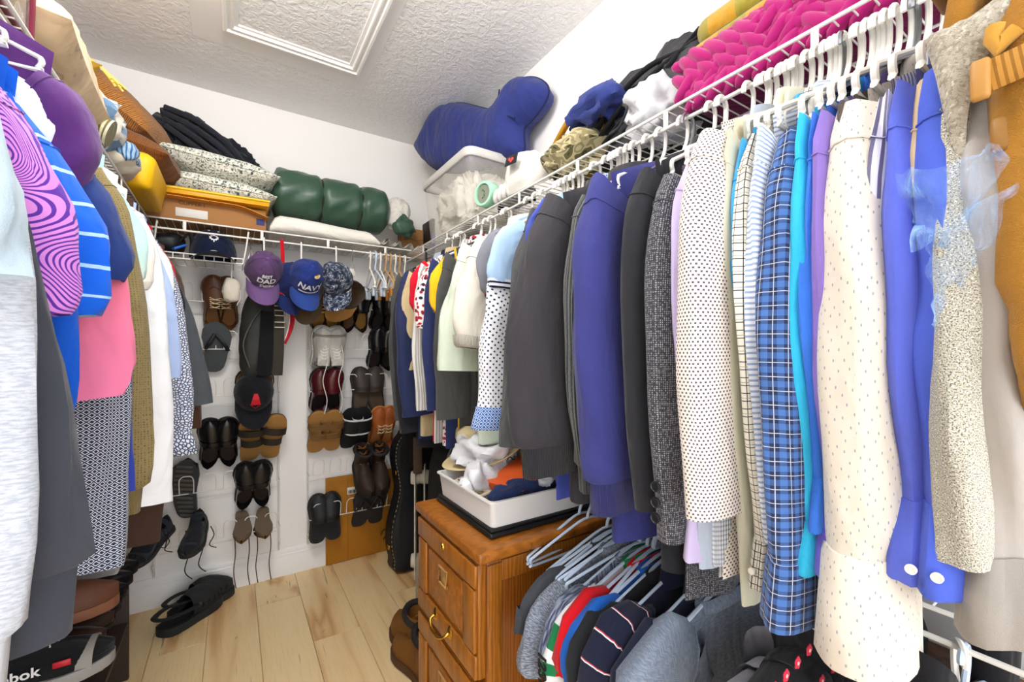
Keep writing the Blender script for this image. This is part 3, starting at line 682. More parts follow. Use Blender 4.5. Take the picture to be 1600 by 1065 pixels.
# bare hangers and metal hooks crowded on the upper rail
xs = [(x, 'white') for x in (1110, 1128, 1190, 1207, 1224, 1240, 1262, 1300, 1318, 1338, 1356, 1372)]+[(x, 'white') for x in (962, 972, 982, 992, 1012, 850, 838, 872, 880, 888, 897, 930)]+[(1316, 'steel'), (1075, 'steel'), (1430, 'steel')]
for i, (px, kd) in enumerate(xs):
    q = P(px, 60, X=XRS)
    hanger((XRS, q.y, ZRL), 'spare white plastic hanger pressed among the shirts of the upper row' if kd == 'white' else 'bare steel wire hanger among the white ones of the upper row', kd, pi+RNG.uniform(-.12, .12), 0, 'spare hangers of the upper row' if kd == 'white' else 'steel hangers of the upper row', sc=.85)

# ---------------------------------------------------------------- right lower row
GD = 'shirts on the lower rail'
def D(*a, **k): k.setdefault('group', GD); k.setdefault('hang', 'blue'); queue('D', *a, **k)  # white hangers by default, bluish light painted into their plastic
D('grey_hoodie', 'dark slate top hanging nearest the file cabinet on the lower rail', 'shirt', f('#3f4247'), 803, 1000, 850, .51, th=.03, collar='crew', hem=.6, r1=.06)
D('heather_tee', 'grey heather t-shirt beside the white and green jersey', 'shirt', f('#5e6676', 'heather', '#9aa0ac'), 810, 1062, 845, .50, th=.05, sleeve='short', collar='crew', hem=.62, r1=.08, r0=.085)
D('white_jersey', 'white jersey with a green sleeve band and black numerals', 'shirt', f('#e8eaee'), 848, 1075, 850, .515, th=.04, sleeve='short', collar='crew', hem=.62, r1=.075, neckmat=f('#1d7a4a'))
D('space_dyed_tee', 'navy and grey space-dyed t-shirt beside the red one', 'shirt', f('#3e4660', 'spaceheather', '#8f97aa'), 853, 1065, 855, .525, th=.05, sleeve='short', collar='crew', hem=.62, r1=.085)
D('red_tee', 'plain red t-shirt on the lower rail', 'shirt', f('#c8141f'), 868, 1050, 862, .53, th=.04, sleeve='short', collar='crew', hem=.62, r1=.085)
D('blue_tee', 'bright blue t-shirt on the lower rail next to the red one', 'shirt', f('#1f5fb8'), 889, 1065, 865, .535, th=.035, sleeve='short', collar='crew', hem=.62, r1=.085)
D('black_tee', 'black t-shirt between the blue one and the striped navy polo', 'shirt', f('#232529'), 896, 1090, 872, .535, th=.04, sleeve='short', collar='crew', hem=.62, r1=.09)
D('striped_polo', 'navy polo shirt with thin white and red stripes', 'polo shirt', f('#1c2036', 'rugby', '#e6e6ea', '#b8323c', 1.0), 921, 1110, 878, .535, th=.075, sleeve='short', collar='shirt', hem=.62, r1=.095, r0=.1)
D('navy_shirt', 'dark navy shirt behind the grey polo on the lower rail', 'shirt', f('#20253a'), 972, 1110, 880, .56, th=.045, sleeve='short', hem=.62, r1=.085)
D('grey_polo', 'large blue-grey cotton shirt facing forward on the lower rail', 'shirt', f('#6f7c90', 'heather', '#8a93a2', k=1.4), 985, 1130, 905, .545, th=.07, sleeve='short', collar='crew', hem=.62, r1=.1, r0=.1)
D('grey_vest', 'grey-mauve sleeveless top on a slanted hanger at the lower rail', 'shirt', f('#77767f'), 1150, 1120, 965, .58, th=.04, sleeve='short', collar='crew', hem=.5, r1=.06, r0=.07)
D('flower_sweater', 'black sweater knitted with rows of small red flowers', 'sweater', f('#1f1f22', weave=.5), 1215, 1150, 930, .575, th=.09, collar='crew', hem=.6, r1=.085, r0=.1)
D('black_trousers', 'black garment at the near end of the lower rail', 'trousers', f('#151519'), 1420, 1150, 960, .60, th=.06, collar=None, hem=.55)
BD = hang_all('D', .02)
gj, ji = BD['white jersey with a green sleeve band and black numerals']
# green band and numerals on the jersey sleeve
sl = [c for c in gj.children if c.name.startswith('sleeve')][0]
mb = MB(); A = np.array([v.co for v in sl.data.vertices])[:-135].reshape(-1, 26, 3); c_ = A.mean(1, keepdims=True)
mb.grid((c_+(A-c_)*np.array([1.03, 1.05, 1]))[5:10]); obj(mb, 'sleeve_band', f('#1d7a4a'), sl, 60)
mb = MB(); mb.grid((c_+(A-c_)*np.array([1.045, 1.08, 1]))[7:9]); obj(mb, 'sleeve_patch', f('#e6e8ea'), sl, 60)
pc = Vector(((c_[7:9].mean()), 0, 0)); bb = A[7:9].reshape(-1, 3); pw = Vector((bb[:, 0].min()-.006, bb[:, 1].mean(), bb[:, 2].mean()))+gj.location
text('1281', 'numerals', plain('#121316', .7), gj, basis(Vector((0, 0, -1)), Vector((0, -1, 0)), Vector((-1, 0, 0)), pw), .034, .001, .001)
# hooks of empty hangers crowded on the lower rail
for i, px in enumerate((905, 918, 948, 958, 968, 980, 1000, 1020)):
    q = P(px, 790, X=XRS); hanger((XRS, q.y, .78), 'empty white hanger squeezed between the shirts of the lower row', 'blue', pi+RNG.uniform(-.2, .2), 0, 'spare hangers of the lower row', zs=.72)

# ---------------------------------------------------------------- left row, near to far
GL = 'clothes on the rod of the left wall'
def Lf(*a, **k): k.setdefault('group', GL); queue('L', *a, **k)
Lf('ice_blue_tee', 'ice blue t-shirt whose short sleeve is cut by the picture edge', 'shirt', f('#b9ccd8'), 36, 445, 60, -.145, th=.05, sleeve='short', collar='crew', r1=.075, hem=.8)
Lf('white_knit', 'long white and pale grey knitted pullover nearest the viewer', 'sweater', f('#bfc3ca', 'heather', '#a4aab6'), 46, 1065, 110, -.16, th=.05, collar='crew', r1=.065, cuff='rib', cuffmat=f('#c9ccd2'), hem=.7)
Lf('charcoal_sweatshirt', 'charcoal sweatshirt with a long wide sleeve and a seam near its cuff', 'sweatshirt', f('#3f424a'), 138, 985, 140, -.132, th=.05, collar='crew', cuff='rib', cuffmat=f('#3b3e46'), cufflen=.08, r0=.035, r1=.08, hem=.52, raf=1.1, sw=.15)
Lf('paisley_shirt', 'violet and pink swirl-printed short-sleeved shirt', 'shirt', f('#c27ad0', 'swirl', '#5a2f9a', '#d88ad8'), 113, 500, 90, -.155, th=.05, sleeve='short', r1=.075, r0=.08)
Lf('white_tee', 'white t-shirt showing a narrow shoulder beside the swirl-printed shirt', 'shirt', f('#e9edf3'), 62, 230, 95, -.215, th=.025, sleeve='short', collar='crew', r1=.04, sw=.15)
Lf('royal_blue_polo', 'royal blue polo shirt with thin pale stripes and a wide short sleeve', 'polo shirt', f('#1560d8', 'stripe', '#a9d0f2', k=.9), 165, 500, 150, -.15, th=.055, sleeve='short', r1=.085, r0=.085, raf=1.3)
Lf('royal_blue_tee', 'plain royal blue t-shirt just behind the striped royal blue polo', 'shirt', f('#1558c8'), 112, 640, 170, -.175, th=.03, sleeve='long', collar='crew', r1=.045)
Lf('plum_jacket', 'plum purple velvety jacket with a raised shoulder and collar', 'jacket', f('#55296c', sheen=.25), 112, 300, 40, -.195, th=.075, sleeve='short', collar='shirt', r1=.06, sw=.19, raf=.8, wr=.11)
Lf('diamond_sweater', 'navy sweater woven with small white diamonds', 'sweater', f('#232b42', 'lozenge', '#c9d0dc', k=.72), 193, 875, 200, -.162, th=.055, collar='crew', r1=.08, r0=.085, raf=1.2, hem=.72)
Lf('pink_tee', 'coral pink t-shirt with a folded short sleeve below the navy polo', 'shirt', f('#ee7fa6', 'gradient', '#e8707c'), 200, 625, 280, -.138, th=.055, sleeve='short', collar='crew', r1=.085, r0=.085, raf=1.3, wr=.09)
Lf('cobalt_shirt', 'cobalt blue shirt between the diamond sweater and the olive knit', 'shirt', f('#2c3f9c'), 207, 765, 200, -.155, th=.03, r1=.06)
Lf('navy_polo', 'plain navy polo shirt with a wide short sleeve', 'polo shirt', f('#1f3572', rough=.7), 203, 448, 205, -.134, th=.06, sleeve='short', r1=.085, r0=.085, raf=1.3)
Lf('mint_tee', 'mint and white faded t-shirt over the navy polo', 'shirt', f('#e6e6da', 'gradient', '#a9dcd8'), 217, 450, 175, -.175, th=.05, sleeve='short', collar='crew', r1=.075)
Lf('olive_knit', 'olive brown waffle-knit sweater beside the white shirt', 'sweater', f('#8a7a52', 'tweed', '#5d5236', k=1.2), 230, 795, 230, -.155, th=.045, collar='crew', cuff='rib', cuffmat=f('#7d6d46', rib=.005), r1=.07)
Lf('cream_shirt', 'cream shirt with a soft short cuff above the leopard print', 'shirt', f('#e8e4da'), 232, 455, 240, -.175, th=.04, sleeve='short', r1=.065)
Lf('white_shirt', 'white long-sleeved shirt hanging to a striped hem beside the olive knit', 'shirt', f('#eef0f4'), 272, 780, 250, -.135, th=.05, cuff='hem', r1=.075, hem=.74, raf=1.2)
Lf('leopard_shirt', 'white and navy leopard-print shirt with a long sleeve', 'shirt', f('#e9ecf2', 'leopard', '#39486e', '#8fa2c8', .6), 302, 708, 290, -.11, th=.06, cuff='shirt', cuffmat=f('#eceff4', 'leopard', '#39486e', '#8fa2c8', .85), r1=.085, raf=1.2)
Lf('light_blue_shirt', 'light blue shirt beside the leopard print', 'shirt', f('#a9bce4'), 283, 590, 285, -.13, th=.035, r1=.065)
Lf('lavender_shirt', 'pale lavender shirt with long sleeve between light blue and leather', 'shirt', f('#a9a5d2'), 297, 640, 300, -.12, th=.03, r1=.06)
Lf('white_dress_shirt', 'white shirt with a rounded shoulder in front of the red sliver', 'shirt', f('#e9e9ec'), 268, 470, 300, -.165, th=.035, sleeve='short', r1=.06)
Lf('red_shirt', 'red shirt showing only a sliver beside the leather jacket', 'shirt', f('#c21b24'), 270, 470, 320, -.175, th=.025, sleeve='short', r1=.06)
Lf('leather_jacket', 'black leather jacket with a slim sleeve beside the brown one', 'jacket', leather('#2d2f33'), 287, 500, 345, -.15, th=.04, sleeve='long', r1=.055)
Lf('suede_jacket', 'brown suede jacket with a long sleeve near the shoe rack', 'jacket', f('#5e4236', sheen=.3), 313, 668, 360, -.115, th=.055, collar='lapel', r1=.075, hem=.76)
Lf('grey_trousers', 'slate grey trousers with a dark print, hanging last before the shoe rack', 'trousers', f('#4f5459', rough=.6), 334, 632, 375, -.064, th=.05, collar=None, r1=.06, hem=.72)
Lf('brown_skirt', 'dark brown garment whose hem hangs below the white shirt', 'coat', f('#46332a'), 253, 842, 300, -.17, th=.04, r1=.07, hem=.95)
BL = hang_all('L', .024)
# ---------------------------------------------------------------- soft shapes
def pillow(mb, w, d, h, n=22, wr=.0, seed=0, M=None, pinch=.10, c=.0):
    u = np.linspace(-1, 1, n); Uv, Vv = np.meshgrid(u, u, indexing='ij')
    px = w/2*Uv*(1-pinch*(1-Vv**2)*.6*np.abs(Uv)**3); py = d/2*Vv*(1-pinch*(1-Uv**2)*.6*np.abs(Vv)**3)
    prof = ((1-Uv**2).clip(0)**.42)*((1-Vv**2).clip(0)**.42)
    for sg in (1, -1):
        z = sg*h/2*prof+c*(Uv**2)
        A = np.stack([px, py, z], -1)
        if wr: A = A+wobv(A*np.array([1, 1, 0])+sg*.3, wr, 50, seed+sg)*prof[..., None]
        if sg < 0: A = A[::-1]
        if M is not None: A = A @ np.array(M.to_3x3()).T+np.array(M.translation)
        mb.grid(A, False, uo=(0, 0 if sg > 0 else d+.3))
    return mb
def blob(mb, r, amp=.02, freq=16, seed=0, at=(0, 0, 0), rot=(0, 0, 0), n=40, m=24, e=.8, flat=None):
    """crumpled cloth bundle: rounded body with folds"""
    freq = freq*2.1; th = np.linspace(-pi/2, pi/2, m); ph = np.linspace(0, 2*pi, n+1)[:-1]
    sp = lambda x: np.sign(x)*np.abs(x)**e
    A = np.stack([r[0]*sp(np.cos(th))[:, None]*sp(np.cos(ph))[None], r[1]*sp(np.cos(th))[:, None]*sp(np.sin(ph))[None], r[2]*sp(np.sin(th))[:, None]*np.ones(n)[None]], -1)
    nv = A/np.linalg.norm(A/np.array(r), axis=-1, keepdims=True)/np.array(r); nv /= np.linalg.norm(nv, axis=-1, keepdims=True)
    B = A+wobv(A, amp*.7, freq*.6, seed); w = wobv(B, 1.0, freq, seed+5)[..., 0:1]
    A = A+nv*amp*(np.abs(w)*-1.7+.6)
    if flat is not None: A[..., 2] = np.maximum(A[..., 2], flat)
    A = A @ np.array(Euler(rot).to_matrix()).T+np.array(at)
    return mb.grid(A)
def folded(mb, size, layers, at, seed=0, amp=.004, r=None, n=26):
    """stack of folded cloth, rounded at the front"""
    h = size[2]/layers
    for i in range(layers):
        j = np.random.default_rng(seed+i).uniform(-.006, .006, 2)
        b = MB(); b.rbox((size[0], size[1], h*.98), (at[0]+j[0], at[1]+j[1], at[2]+h*(i+.5)), r or h*.46, seg=5)
        # subdivide lengthwise by resampling is not needed; wobble gives the soft line
        b.wob(amp, 40, seed+i); mb.add(b.v, b.f, [b.u[k:k+len(q)] for k, q in zip(np.cumsum([0]+[len(q) for q in b.f[:-1]]), b.f)])
    return mb
def puff(mb, outl, thick, R, M, step=.018):
    """inflated cushion of any outline (x, y) with thickness; M carries it into place"""
    o2 = [Vector((p[0], p[1])) for p in outl]; P2 = np.array([(p.x, p.y) for p in o2])
    nx = np.arange(P2[:, 0].min(), P2[:, 0].max(), step); ny = np.arange(P2[:, 1].min(), P2[:, 1].max(), step)
    a, b = P2, np.roll(P2, -1, 0)
    def dist(q):
        ab = b-a; t = (((q-a)*ab).sum(1)/(ab*ab).sum(1)).clip(0, 1); return np.linalg.norm(q-(a+ab*t[:, None]), axis=1).min()
    def ins(q):
        c = ((a[:, 1] > q[1]) != (b[:, 1] > q[1])); x = (b[:, 0]-a[:, 0])*(q[1]-a[:, 1])/(b[:, 1]-a[:, 1]+1e-12)+a[:, 0]; return (c & (q[0] < x)).sum() % 2 == 1
    pts = list(o2)
    for i, x in enumerate(nx):
        for y in ny+(step/2 if i % 2 else 0):
            q = np.array((x, y))
            if ins(q) and dist(q) > step*.55: pts.append(Vector((x, y)))
    vs_, _, fs, *_r = delaunay_2d_cdt(pts, [], [list(range(len(o2)))], 1, 1e-5)
    d = np.array([dist(np.array((v.x, v.y))) for v in vs_]); h = .0015+thick/2*np.sqrt(np.clip(1-(1-np.minimum(d/R, 1))**2, 0, 1))
    V = np.array([(v.x, v.y) for v in vs_]); n = len(V); wv = wobv(np.c_[V, V[:, :1]*0], .006, 22, 3)[:, 2]*np.minimum(d/R, 1)
    top = np.c_[V, h+wv]; bot = np.c_[V, -h+wv*.5]
    A = np.r_[top, bot] @ np.array(M.to_3x3()).T+np.array(M.translation)
    F_ = [list(q) for q in fs]+[[n+k for k in reversed(q)] for q in fs]
    return mb.add(A, F_, [[(V[k % n][0], V[k % n][1]) for k in q] for q in F_])
def mat_at(p, rot): return Matrix.LocRotScale(Vector(p), Euler(rot), Vector((1, 1, 1)))
ZD = ZS+.004   # top of the shelf deck

# ---------------------------------------------------------------- back shelf: boxes, tray, pillows, sleeping bag
CARD = plain('#a9794a', .8, .2, bump=.08, bs=120, var=.2)
TEXTBROWN = plain('#5c3a1e', .8)
b0, b1 = -.30, .125
bx = thing('cardboard_box', 'flat brown cardboard box under the yellow tray on the back shelf', 'box', ((b0+b1)/2, 2.39, ZD))
mb = MB(); mb.rbox((b1-b0, .27, .095), (0, 0, .0475), .003); obj(mb, 'carton', CARD, bx)
mb = MB(); mb.rbox((.11, .0012, .036), (-.06, -.1362, .036), .0004, seg=1); obj(mb, 'shipping_label', plain('#d9d6d0', .7), bx)
text('CLIPPER I', 'lettering', TEXTBROWN, bx, basis(Vector((1, 0, 0)), Vector((0, 0, 1)), Vector((0, -1, 0)), ((b0+b1)/2-.06, 2.39-.1365, ZD+.075)), .022)
mb = MB(); mb.rbox((.032, .0012, .028), (.19, -.1362, .04), .0004, seg=1); obj(mb, 'printed_patch', plain('#3c3f78', .7), bx)
ty = thing('yellow_tray', 'shallow yellow plastic tray under the two paisley pillows', 'tray', (-.115, 2.36, ZD+.097), (0, -.012, 0))
YP = plain('#e0a312', .4, .4)
mb = MB(); mb.rbox((.50, .30, .006), (0, 0, .006), .002); obj(mb, 'base', YP, ty)
mb = MB(); mb.tube([(-.25, -.15, .026), (.25, -.15, .026), (.25, .15, .026), (-.25, .15, .026)], .006, 8, True); obj(mb, 'rim', plain('#f0c12a', .4), ty)
mb = MB()
for a_, s_ in (((0, -.147, .016), (.5, .003, .022)), ((0, .147, .016), (.5, .003, .022)), ((.247, 0, .016), (.003, .3, .022)), ((-.247, 0, .016), (.003, .3, .022))): mb.rbox(s_, a_, .001, seg=1)
obj(mb, 'side_wall', YP, ty)
env = thing('padded_envelope', 'orange padded envelope drooping over the front of the cardboard box', 'envelope', (-.10, 2.232, ZD+.088), (0, .0, 0))
mb = MB(); A = []
for i, q in enumerate(np.linspace(-.17, .23, 14)):
    dz = -.035*max(0, (q-.12)/.11)**1.2
    A.append([(q, y, dz+z) for y, z in ((-.022, 0), (-.022, .0025), (-.003, .004), (.06, .004), (.06, -.001), (-.003, -.002))])
mb.grid(np.array(A), True, True, True); obj(mb, 'paper', plain('#d98d2e', .6, .3), env)
PAIS = fabric('#e9e6d8', 'paisley', '#7d8a82', '#4b5450', .8)
for nm, lab, c, rz_, z_ in (('paisley_pillow', 'lower cream and grey paisley pillow lying in the yellow tray', (-.07, 2.37), .02, ZD+.165), ('paisley_pillow', 'upper cream and grey paisley pillow, pointed corner over the green sleeping bag', (-.05, 2.36), -.03, ZD+.262)):
    o = thing(nm, lab, 'pillow', (c[0], c[1], z_), (0, .10 if 'upper' in lab else .05, rz_), 'paisley pillows on the back shelf')
    mb = MB(); pillow(mb, .47, .33, .115, 24, .004, 3); obj(mb, 'cover', PAIS, o, 75)
    mb = MB(); mb.tube([(.235*a_*.985, .165*b_*.985, 0) for a_, b_ in ((-1, -1), (0, -.965), (1, -1), (.965, 0), (1, 1), (0, .965), (-1, 1), (-.965, 0))], .003, 6, True); obj(mb, 'seam', PAIS, o)
bk = thing('blanket', 'black fleece blanket bunched against the wall above the paisley pillows', 'blanket', (-.11, 2.45, ZD+.33), (0, .36, 0))
mb = MB(); blob(mb, (.23, .075, .105), .026, 20, 11, (0, 0, .05), (0, .12, 0), 60, 34, .75); obj(mb, 'cloth', fabric('#23252c', weave=.5), bk, 75)
mb = MB()
for i in range(4): mb.tube(spline([(-.2+.012*i, -.05-.008*i, .13-.028*i), (-.08, -.088, .13-.035*i), (.06, -.085, .10-.036*i), (.19, -.05, .03-.026*i)], 6), .0125, 8)
obj(mb, 'fold', fabric('#282a33', weave=.5), bk, 75)
sb = thing('sleeping_bag', 'rolled dark green sleeping bag held by two black straps', 'sleeping bag', (.145, 2.375, ZD+.225), (0, .02, 0))
A = []
L_ = .56
for i, q in enumerate(np.linspace(0, 1, 46)):
    x = q*L_; rr = .118*(1-.9*max(0, (.06-q)/.06)**2.2)*(1-.35*max(0, (q-.93)/.07)**2)
    for st in (.40, .74): rr *= 1-.13*math.exp(-((q-st)/.022)**2)
    A.append([(x, rr*1.12*math.cos(a_)*(1+.03*math.sin(7*a_+q*30)*min(1, 1)), rr*math.sin(a_)*(1+.022*math.sin(9*a_+q*40)), ) for a_ in np.linspace(0, 2*pi, 41)[:-1]])
mb = MB(); mb.grid(np.array(A), True, True, True); obj(mb, 'roll', plain('#33503f', .36, .45, bump=.25, bs=30), sb, 70)
for st in (.40, .74):
    mb = MB(); mb.grid(np.array([[(L_*st+dx, rr*1.1*math.cos(a_), rr*math.sin(a_)) for a_ in np.linspace(0, 2*pi, 33)[:-1]] for dx, rr in ((-.014, .1035), (-.013, .1065), (.013, .1065), (.014, .1035))])); obj(mb, 'strap', fabric('#2b2622'), sb)
mb = MB(); blob(mb, (.07, .085, .085), .012, 22, 5, (L_+.055, -.01, .005), (0, .3, 0), 36, 22, .9); obj(mb, 'lining', fabric('#e6e1d6', weave=.5), sb, 75, label='white lining bulging from the open end')
mb = MB(); blob(mb, (.06, .03, .055), .012, 22, 9, (L_+.085, -.075, -.075), (0, .5, 0), 30, 18, .7); obj(mb, 'flap', plain('#3a5544', .4, .4, bump=.3, bs=30), sb, 75)
mt_ = thing('foam_mat', 'rolled white foam mat under the green sleeping bag', 'mat', (.385, 2.37, ZD))
mb = MB(); A = []
for q in np.linspace(0, 1, 24):
    x = -.245+.50*q; hh = .046*(1-.15*q)*(min(1, (q+.01)*14, (1.01-q)*9))**.5
    A.append([(x, .125*math.copysign(abs(math.cos(a_))**.6, math.cos(a_)), hh+.003+hh*math.copysign(abs(math.sin(a_))**.7, math.sin(a_))+.004*math.sin(6*q)) for a_ in np.linspace(0, 2*pi, 29)[:-1]])
mb.grid(np.array(A), True, True, True); obj(mb, 'roll', fabric('#e9e4da'), mt_, 70)
tw = thing('towel', 'cream ribbed towel crumpled at the end of the back shelf', 'towel', (.71, 2.33, ZD))
for i, (x, y, rr, s0) in enumerate(((-.015, -.03, .034, 1), (.045, -.03, .03, 2))):
    A = []
    mb = MB(); pts = spline([(x+(.004+.0055*k)*math.cos(k*.9), y-.03+.01*0, rr+(.004+.0055*k)*math.sin(k*.9)) for k in range(7)], 5)
    g = np.array([[tuple(p_+Vector((0, dy, 0))) for dy in np.linspace(0, .16, 6)] for p_ in pts]); mb.grid(g, False)
    g2 = g*1.0; g2[:, :, 2] += .005; mb.grid(g2, False); obj(mb, 'roll', fabric('#e2ddd0', 'hstripe', '#cfc9ba', k=.8), tw, 75)
mb = MB(); A = []
for q in np.linspace(0, 1, 30):
    A.append([(-.10+.24*q, -.095+v_*.2+.012*math.sin(22*q), .006+.014*(1+math.sin(q*26+v_*2))*(1-v_*.5)) for v_ in np.linspace(0, 1, 10)])
mb.grid(np.array(A), False); obj(mb, 'ruffle', fabric('#e6e1d4', 'hstripe', '#d2ccbd', k=.8), tw, 75)
cb = thing('cardboard_box', 'small brown cardboard box standing in the corner behind the sleeping bag', 'box', (.885, 2.475, ZD))
mb = MB(); mb.rbox((.12, .11, .17), (0, 0, .085), .002); obj(mb, 'carton', CARD, cb)
mb = MB(); mb.tube([(-.061, -.0555, .1), (-.02, -.0555, .11), (.02, -.0555, .1), (.061, -.0555, .112)], .0012, 5); obj(mb, 'crease', TEXTBROWN, cb)
fd = thing('folder', 'dark binder with a blue edge standing between the carton and the plastic bin', 'folder', (.957, 2.37, ZD))
mb = MB(); mb.rbox((.018, .15, .21), (0, 0, .105), .002); obj(mb, 'cover', BLACK, fd)
mb = MB(); mb.rbox((.019, .005, .07), (0, -.0755, .09), .001); obj(mb, 'spine_label', plain('#1f4fb4', .5), fd)

# ---------------------------------------------------------------- left shelf
ZEB = fabric('#a06a34', 'zebra', '#6d4218', k=.8)
o = thing('striped_pillow', 'large tan pillow with fine brown wavy stripes leaning on the wall', 'pillow', (-.385, 2.30, 2.125), (.06, .70, -.12), 'tan striped pillows')
mb = MB(); pillow(mb, .40, .46, .17, 26, .004, 5, pinch=.05); obj(mb, 'cover', fabric('#b57c42', 'zebra', '#7a4c1e', k=.75), o, 75)
o = thing('striped_pillow', 'brown striped pillow lying under the large tan one', 'pillow', (-.36, 2.20, ZD+.215), (0, .26, -.1), 'tan striped pillows')
mb = MB(); pillow(mb, .38, .42, .14, 24, .004, 6, pinch=.05); obj(mb, 'cover', fabric('#8f5a2c', 'zebra', '#5e3714', k=.5), o, 75)
o = thing('shopping_bag', 'bright yellow shopping bag lying flat under the brown striped pillow', 'bag', (-.40, 2.05, ZD+.002), (0, .0, 0))
mb = MB(); mb.rbox((.34, .34, .13), (0, 0, .065), .03, seg=3).wob(.008, 30, 4); obj(mb, 'paper', plain('#edb70c', .5, .35, bump=.15, bs=25), o, 60)
o = thing('folded_throw', 'cream throw printed with blue leaves, folded over the shelf edge', 'throw', (-.42, 1.66, ZD))
mb = MB(); blob(mb, (.15, .14, .09), .02, 18, 21, (.0, 0, .13), (0, .15, 0), 48, 28, .75); obj(mb, 'cloth', fabric('#e2dccb', 'tropic', '#6f8fae', '#33434c', 1.3), o, 75)
mb = MB(); blob(mb, (.035, .05, .03), .01, 30, 23, (.14, .09, .06), (0, 0, 0), 26, 16, .8); obj(mb, 'fringe', fabric('#9fb7cc', 'vstripe', '#3a6fa4', k=.7), o, 75)
o = thing('rolled_knit', 'olive and cream striped knit rolled up on the shelf edge', 'throw', (-.335, 1.55, ZD))
mb = MB(); mb.tube(spline([(-.17, 0, .04), (-.06, .01, .045), (.03, .0, .045), (.06, .0, .038)], 6), .036, 18); obj(mb, 'roll', fabric('#d8d0b2', 'hstripe', '#6d6436', k=1.1), o, 75)
o = thing('beige_bundle', 'small beige cotton bundle at the end of the yellow bag', 'cushion', (-.325, 1.80, ZD))
mb = MB(); blob(mb, (.075, .10, .045), .008, 20, 31, (.0, 0, .048), (0, 0, .2), 30, 18, .8); obj(mb, 'cloth', fabric('#cfc4ae'), o, 75)
o = thing('gold_tassel_cushion', 'yellow tasselled cushion corner behind the beige pillow', 'cushion', (-.47, 1.72, 1.99), (0, .1, .3))
mb = MB(); pillow(mb, .26, .26, .09, 16, .003, 2); obj(mb, 'cover', fabric('#d6a93c'), o, 75)
mb = MB()
for k in range(7): mb.tube([(.125, -.12, 0), (.15+.006*k, -.135+.004*k, -.03-.006*(k % 3))], .003, 5)
obj(mb, 'tassel', fabric('#e2c25c'), o)
o = thing('beige_pillow', 'plump beige pillow with faded leaf print on the shelf edge', 'pillow', (-.425, 1.32, 1.815), (0, .16, .05))
mb = MB(); pillow(mb, .33, .44, .20, 24, .006, 8, pinch=.06); obj(mb, 'cover', fabric('#d9bd98', 'tropic', '#cbb08c', '#a99078', 2.0), o, 75)
o = thing('bedding_bag', 'clear zip bag of bedding with a maroon piped edge at the upper corner', 'bag', (-.44, .925, ZD+.083), (0, .03, .0))
mb = MB(); pillow(mb, .27, .36, .13, 18, .004, 12, pinch=.03); obj(mb, 'bedding', fabric('#cbb9a0', 'tropic', '#8d8478', '#5f5a52', 1.6), o, 75)
mb = MB(); mb.rbox((.28, .375, .15), (0, 0, 0), .02, seg=3); obj(mb, 'film', clear((.92, .9, .86), .12), o, 50)
mb = MB()
for z_ in (-.074, .074): mb.tube([(a_*.136, b_*.184, z_) for a_, b_ in ((-1, -1), (1, -1), (1, 1), (-1, 1))], .006, 8, True)
for a_, b_ in ((1, 1), (1, -1)): mb.tube([(a_*.137, b_*.185, -.074), (a_*.137, b_*.185, .074)], .006, 8)
obj(mb, 'piping', fabric('#6b2233'), o)
mb = MB()
for k in range(10): mb.tube([(.10+.004*k, .17-.003*k, .078), (.142+.002*k, .175-.006*k, .02-.003*(k % 4))], .0032, 5)
obj(mb, 'tassel', fabric('#e0c060'), o)

# ---------------------------------------------------------------- right shelf: bin, thumb cushion, caps, bags, blankets
t = NT('frosted_plastic'); M_BIN = t.fin('#f6f0e2', .25, .5, Alpha=.26)
bn = thing('storage_bin', 'translucent plastic storage bin full of white cloth on the shelf', 'bin', (.96, 1.83, ZD), (0, 0, 0))
A = []
def rrect(hx, hy, r_, z_, n_=5): return [(cx*(hx-r_)+r_*math.cos(q), cy*(hy-r_)+r_*math.sin(q), z_) for cx, cy, a0 in ((1, 1, 0), (-1, 1, pi/2), (-1, -1, pi), (1, -1, 1.5*pi)) for q in np.linspace(a0, a0+pi/2, n_)]
mb = MB(); mb.grid(np.array([rrect(.118, .215, .03, .004), rrect(.122, .219, .03, .0), rrect(.128, .225, .032, .006), rrect(.148, .25, .036, .275)]), True, True, False); obj(mb, 'tub', M_BIN, bn, 50)
mb = MB(); mb.grid(np.array([rrect(.147, .249, .036, .268), rrect(.156, .258, .04, .268), rrect(.160, .262, .042, .275), rrect(.160, .262, .042, .30), rrect(.156, .258, .04, .304), rrect(.149, .251, .036, .30), rrect(.146, .248, .035, .27)]), True); obj(mb, 'rim', plain('#c9c6c0', .3, .45), bn, 50)
bw = thing('white_cloth', 'bundle of white cloth filling the translucent bin', 'cloth', (.96, 1.83, ZD+.008))
mb = MB(); blob(mb, (.118, .205, .125), .03, 24, 41, (0, 0, .132), (0, 0, 0), 60, 36, .6); obj(mb, 'bundle', fabric('#eee9df', weave=.5), bw, 75)
# thumbs-up cushion leaning in the bin
pA, pB = P(655, 240, X=.895), P(858, 135, X=1.055)
ux = Vector((pB.x-pA.x, pB.y-pA.y, 0)).normalized(); uz = Vector((0, 0, 1)); nn_ = uz.cross(ux)  # points to the aisle or the wall
org = Vector((pA.x, pA.y, 0))
def onto(px, py):
    r = ray(px, py); c0 = Vector((0, 0, CAMH)); nrm = ux.cross(uz); k = (org-c0).dot(nrm)/r.dot(nrm); q = c0+r*k
    return ((q-org).dot(ux), q.z)
ol = [(656, 232), (665, 216), (676, 196), (688, 174), (702, 164), (722, 161), (748, 167), (768, 171), (780, 166), (792, 150), (804, 132), (818, 122), (836, 121), (852, 129), (858, 142), (852, 160), (840, 178), (828, 192), (820, 200), (819, 214), (820, 232), (812, 248), (796, 256), (770, 262), (740, 268), (712, 270), (690, 268), (672, 258), (662, 246)]
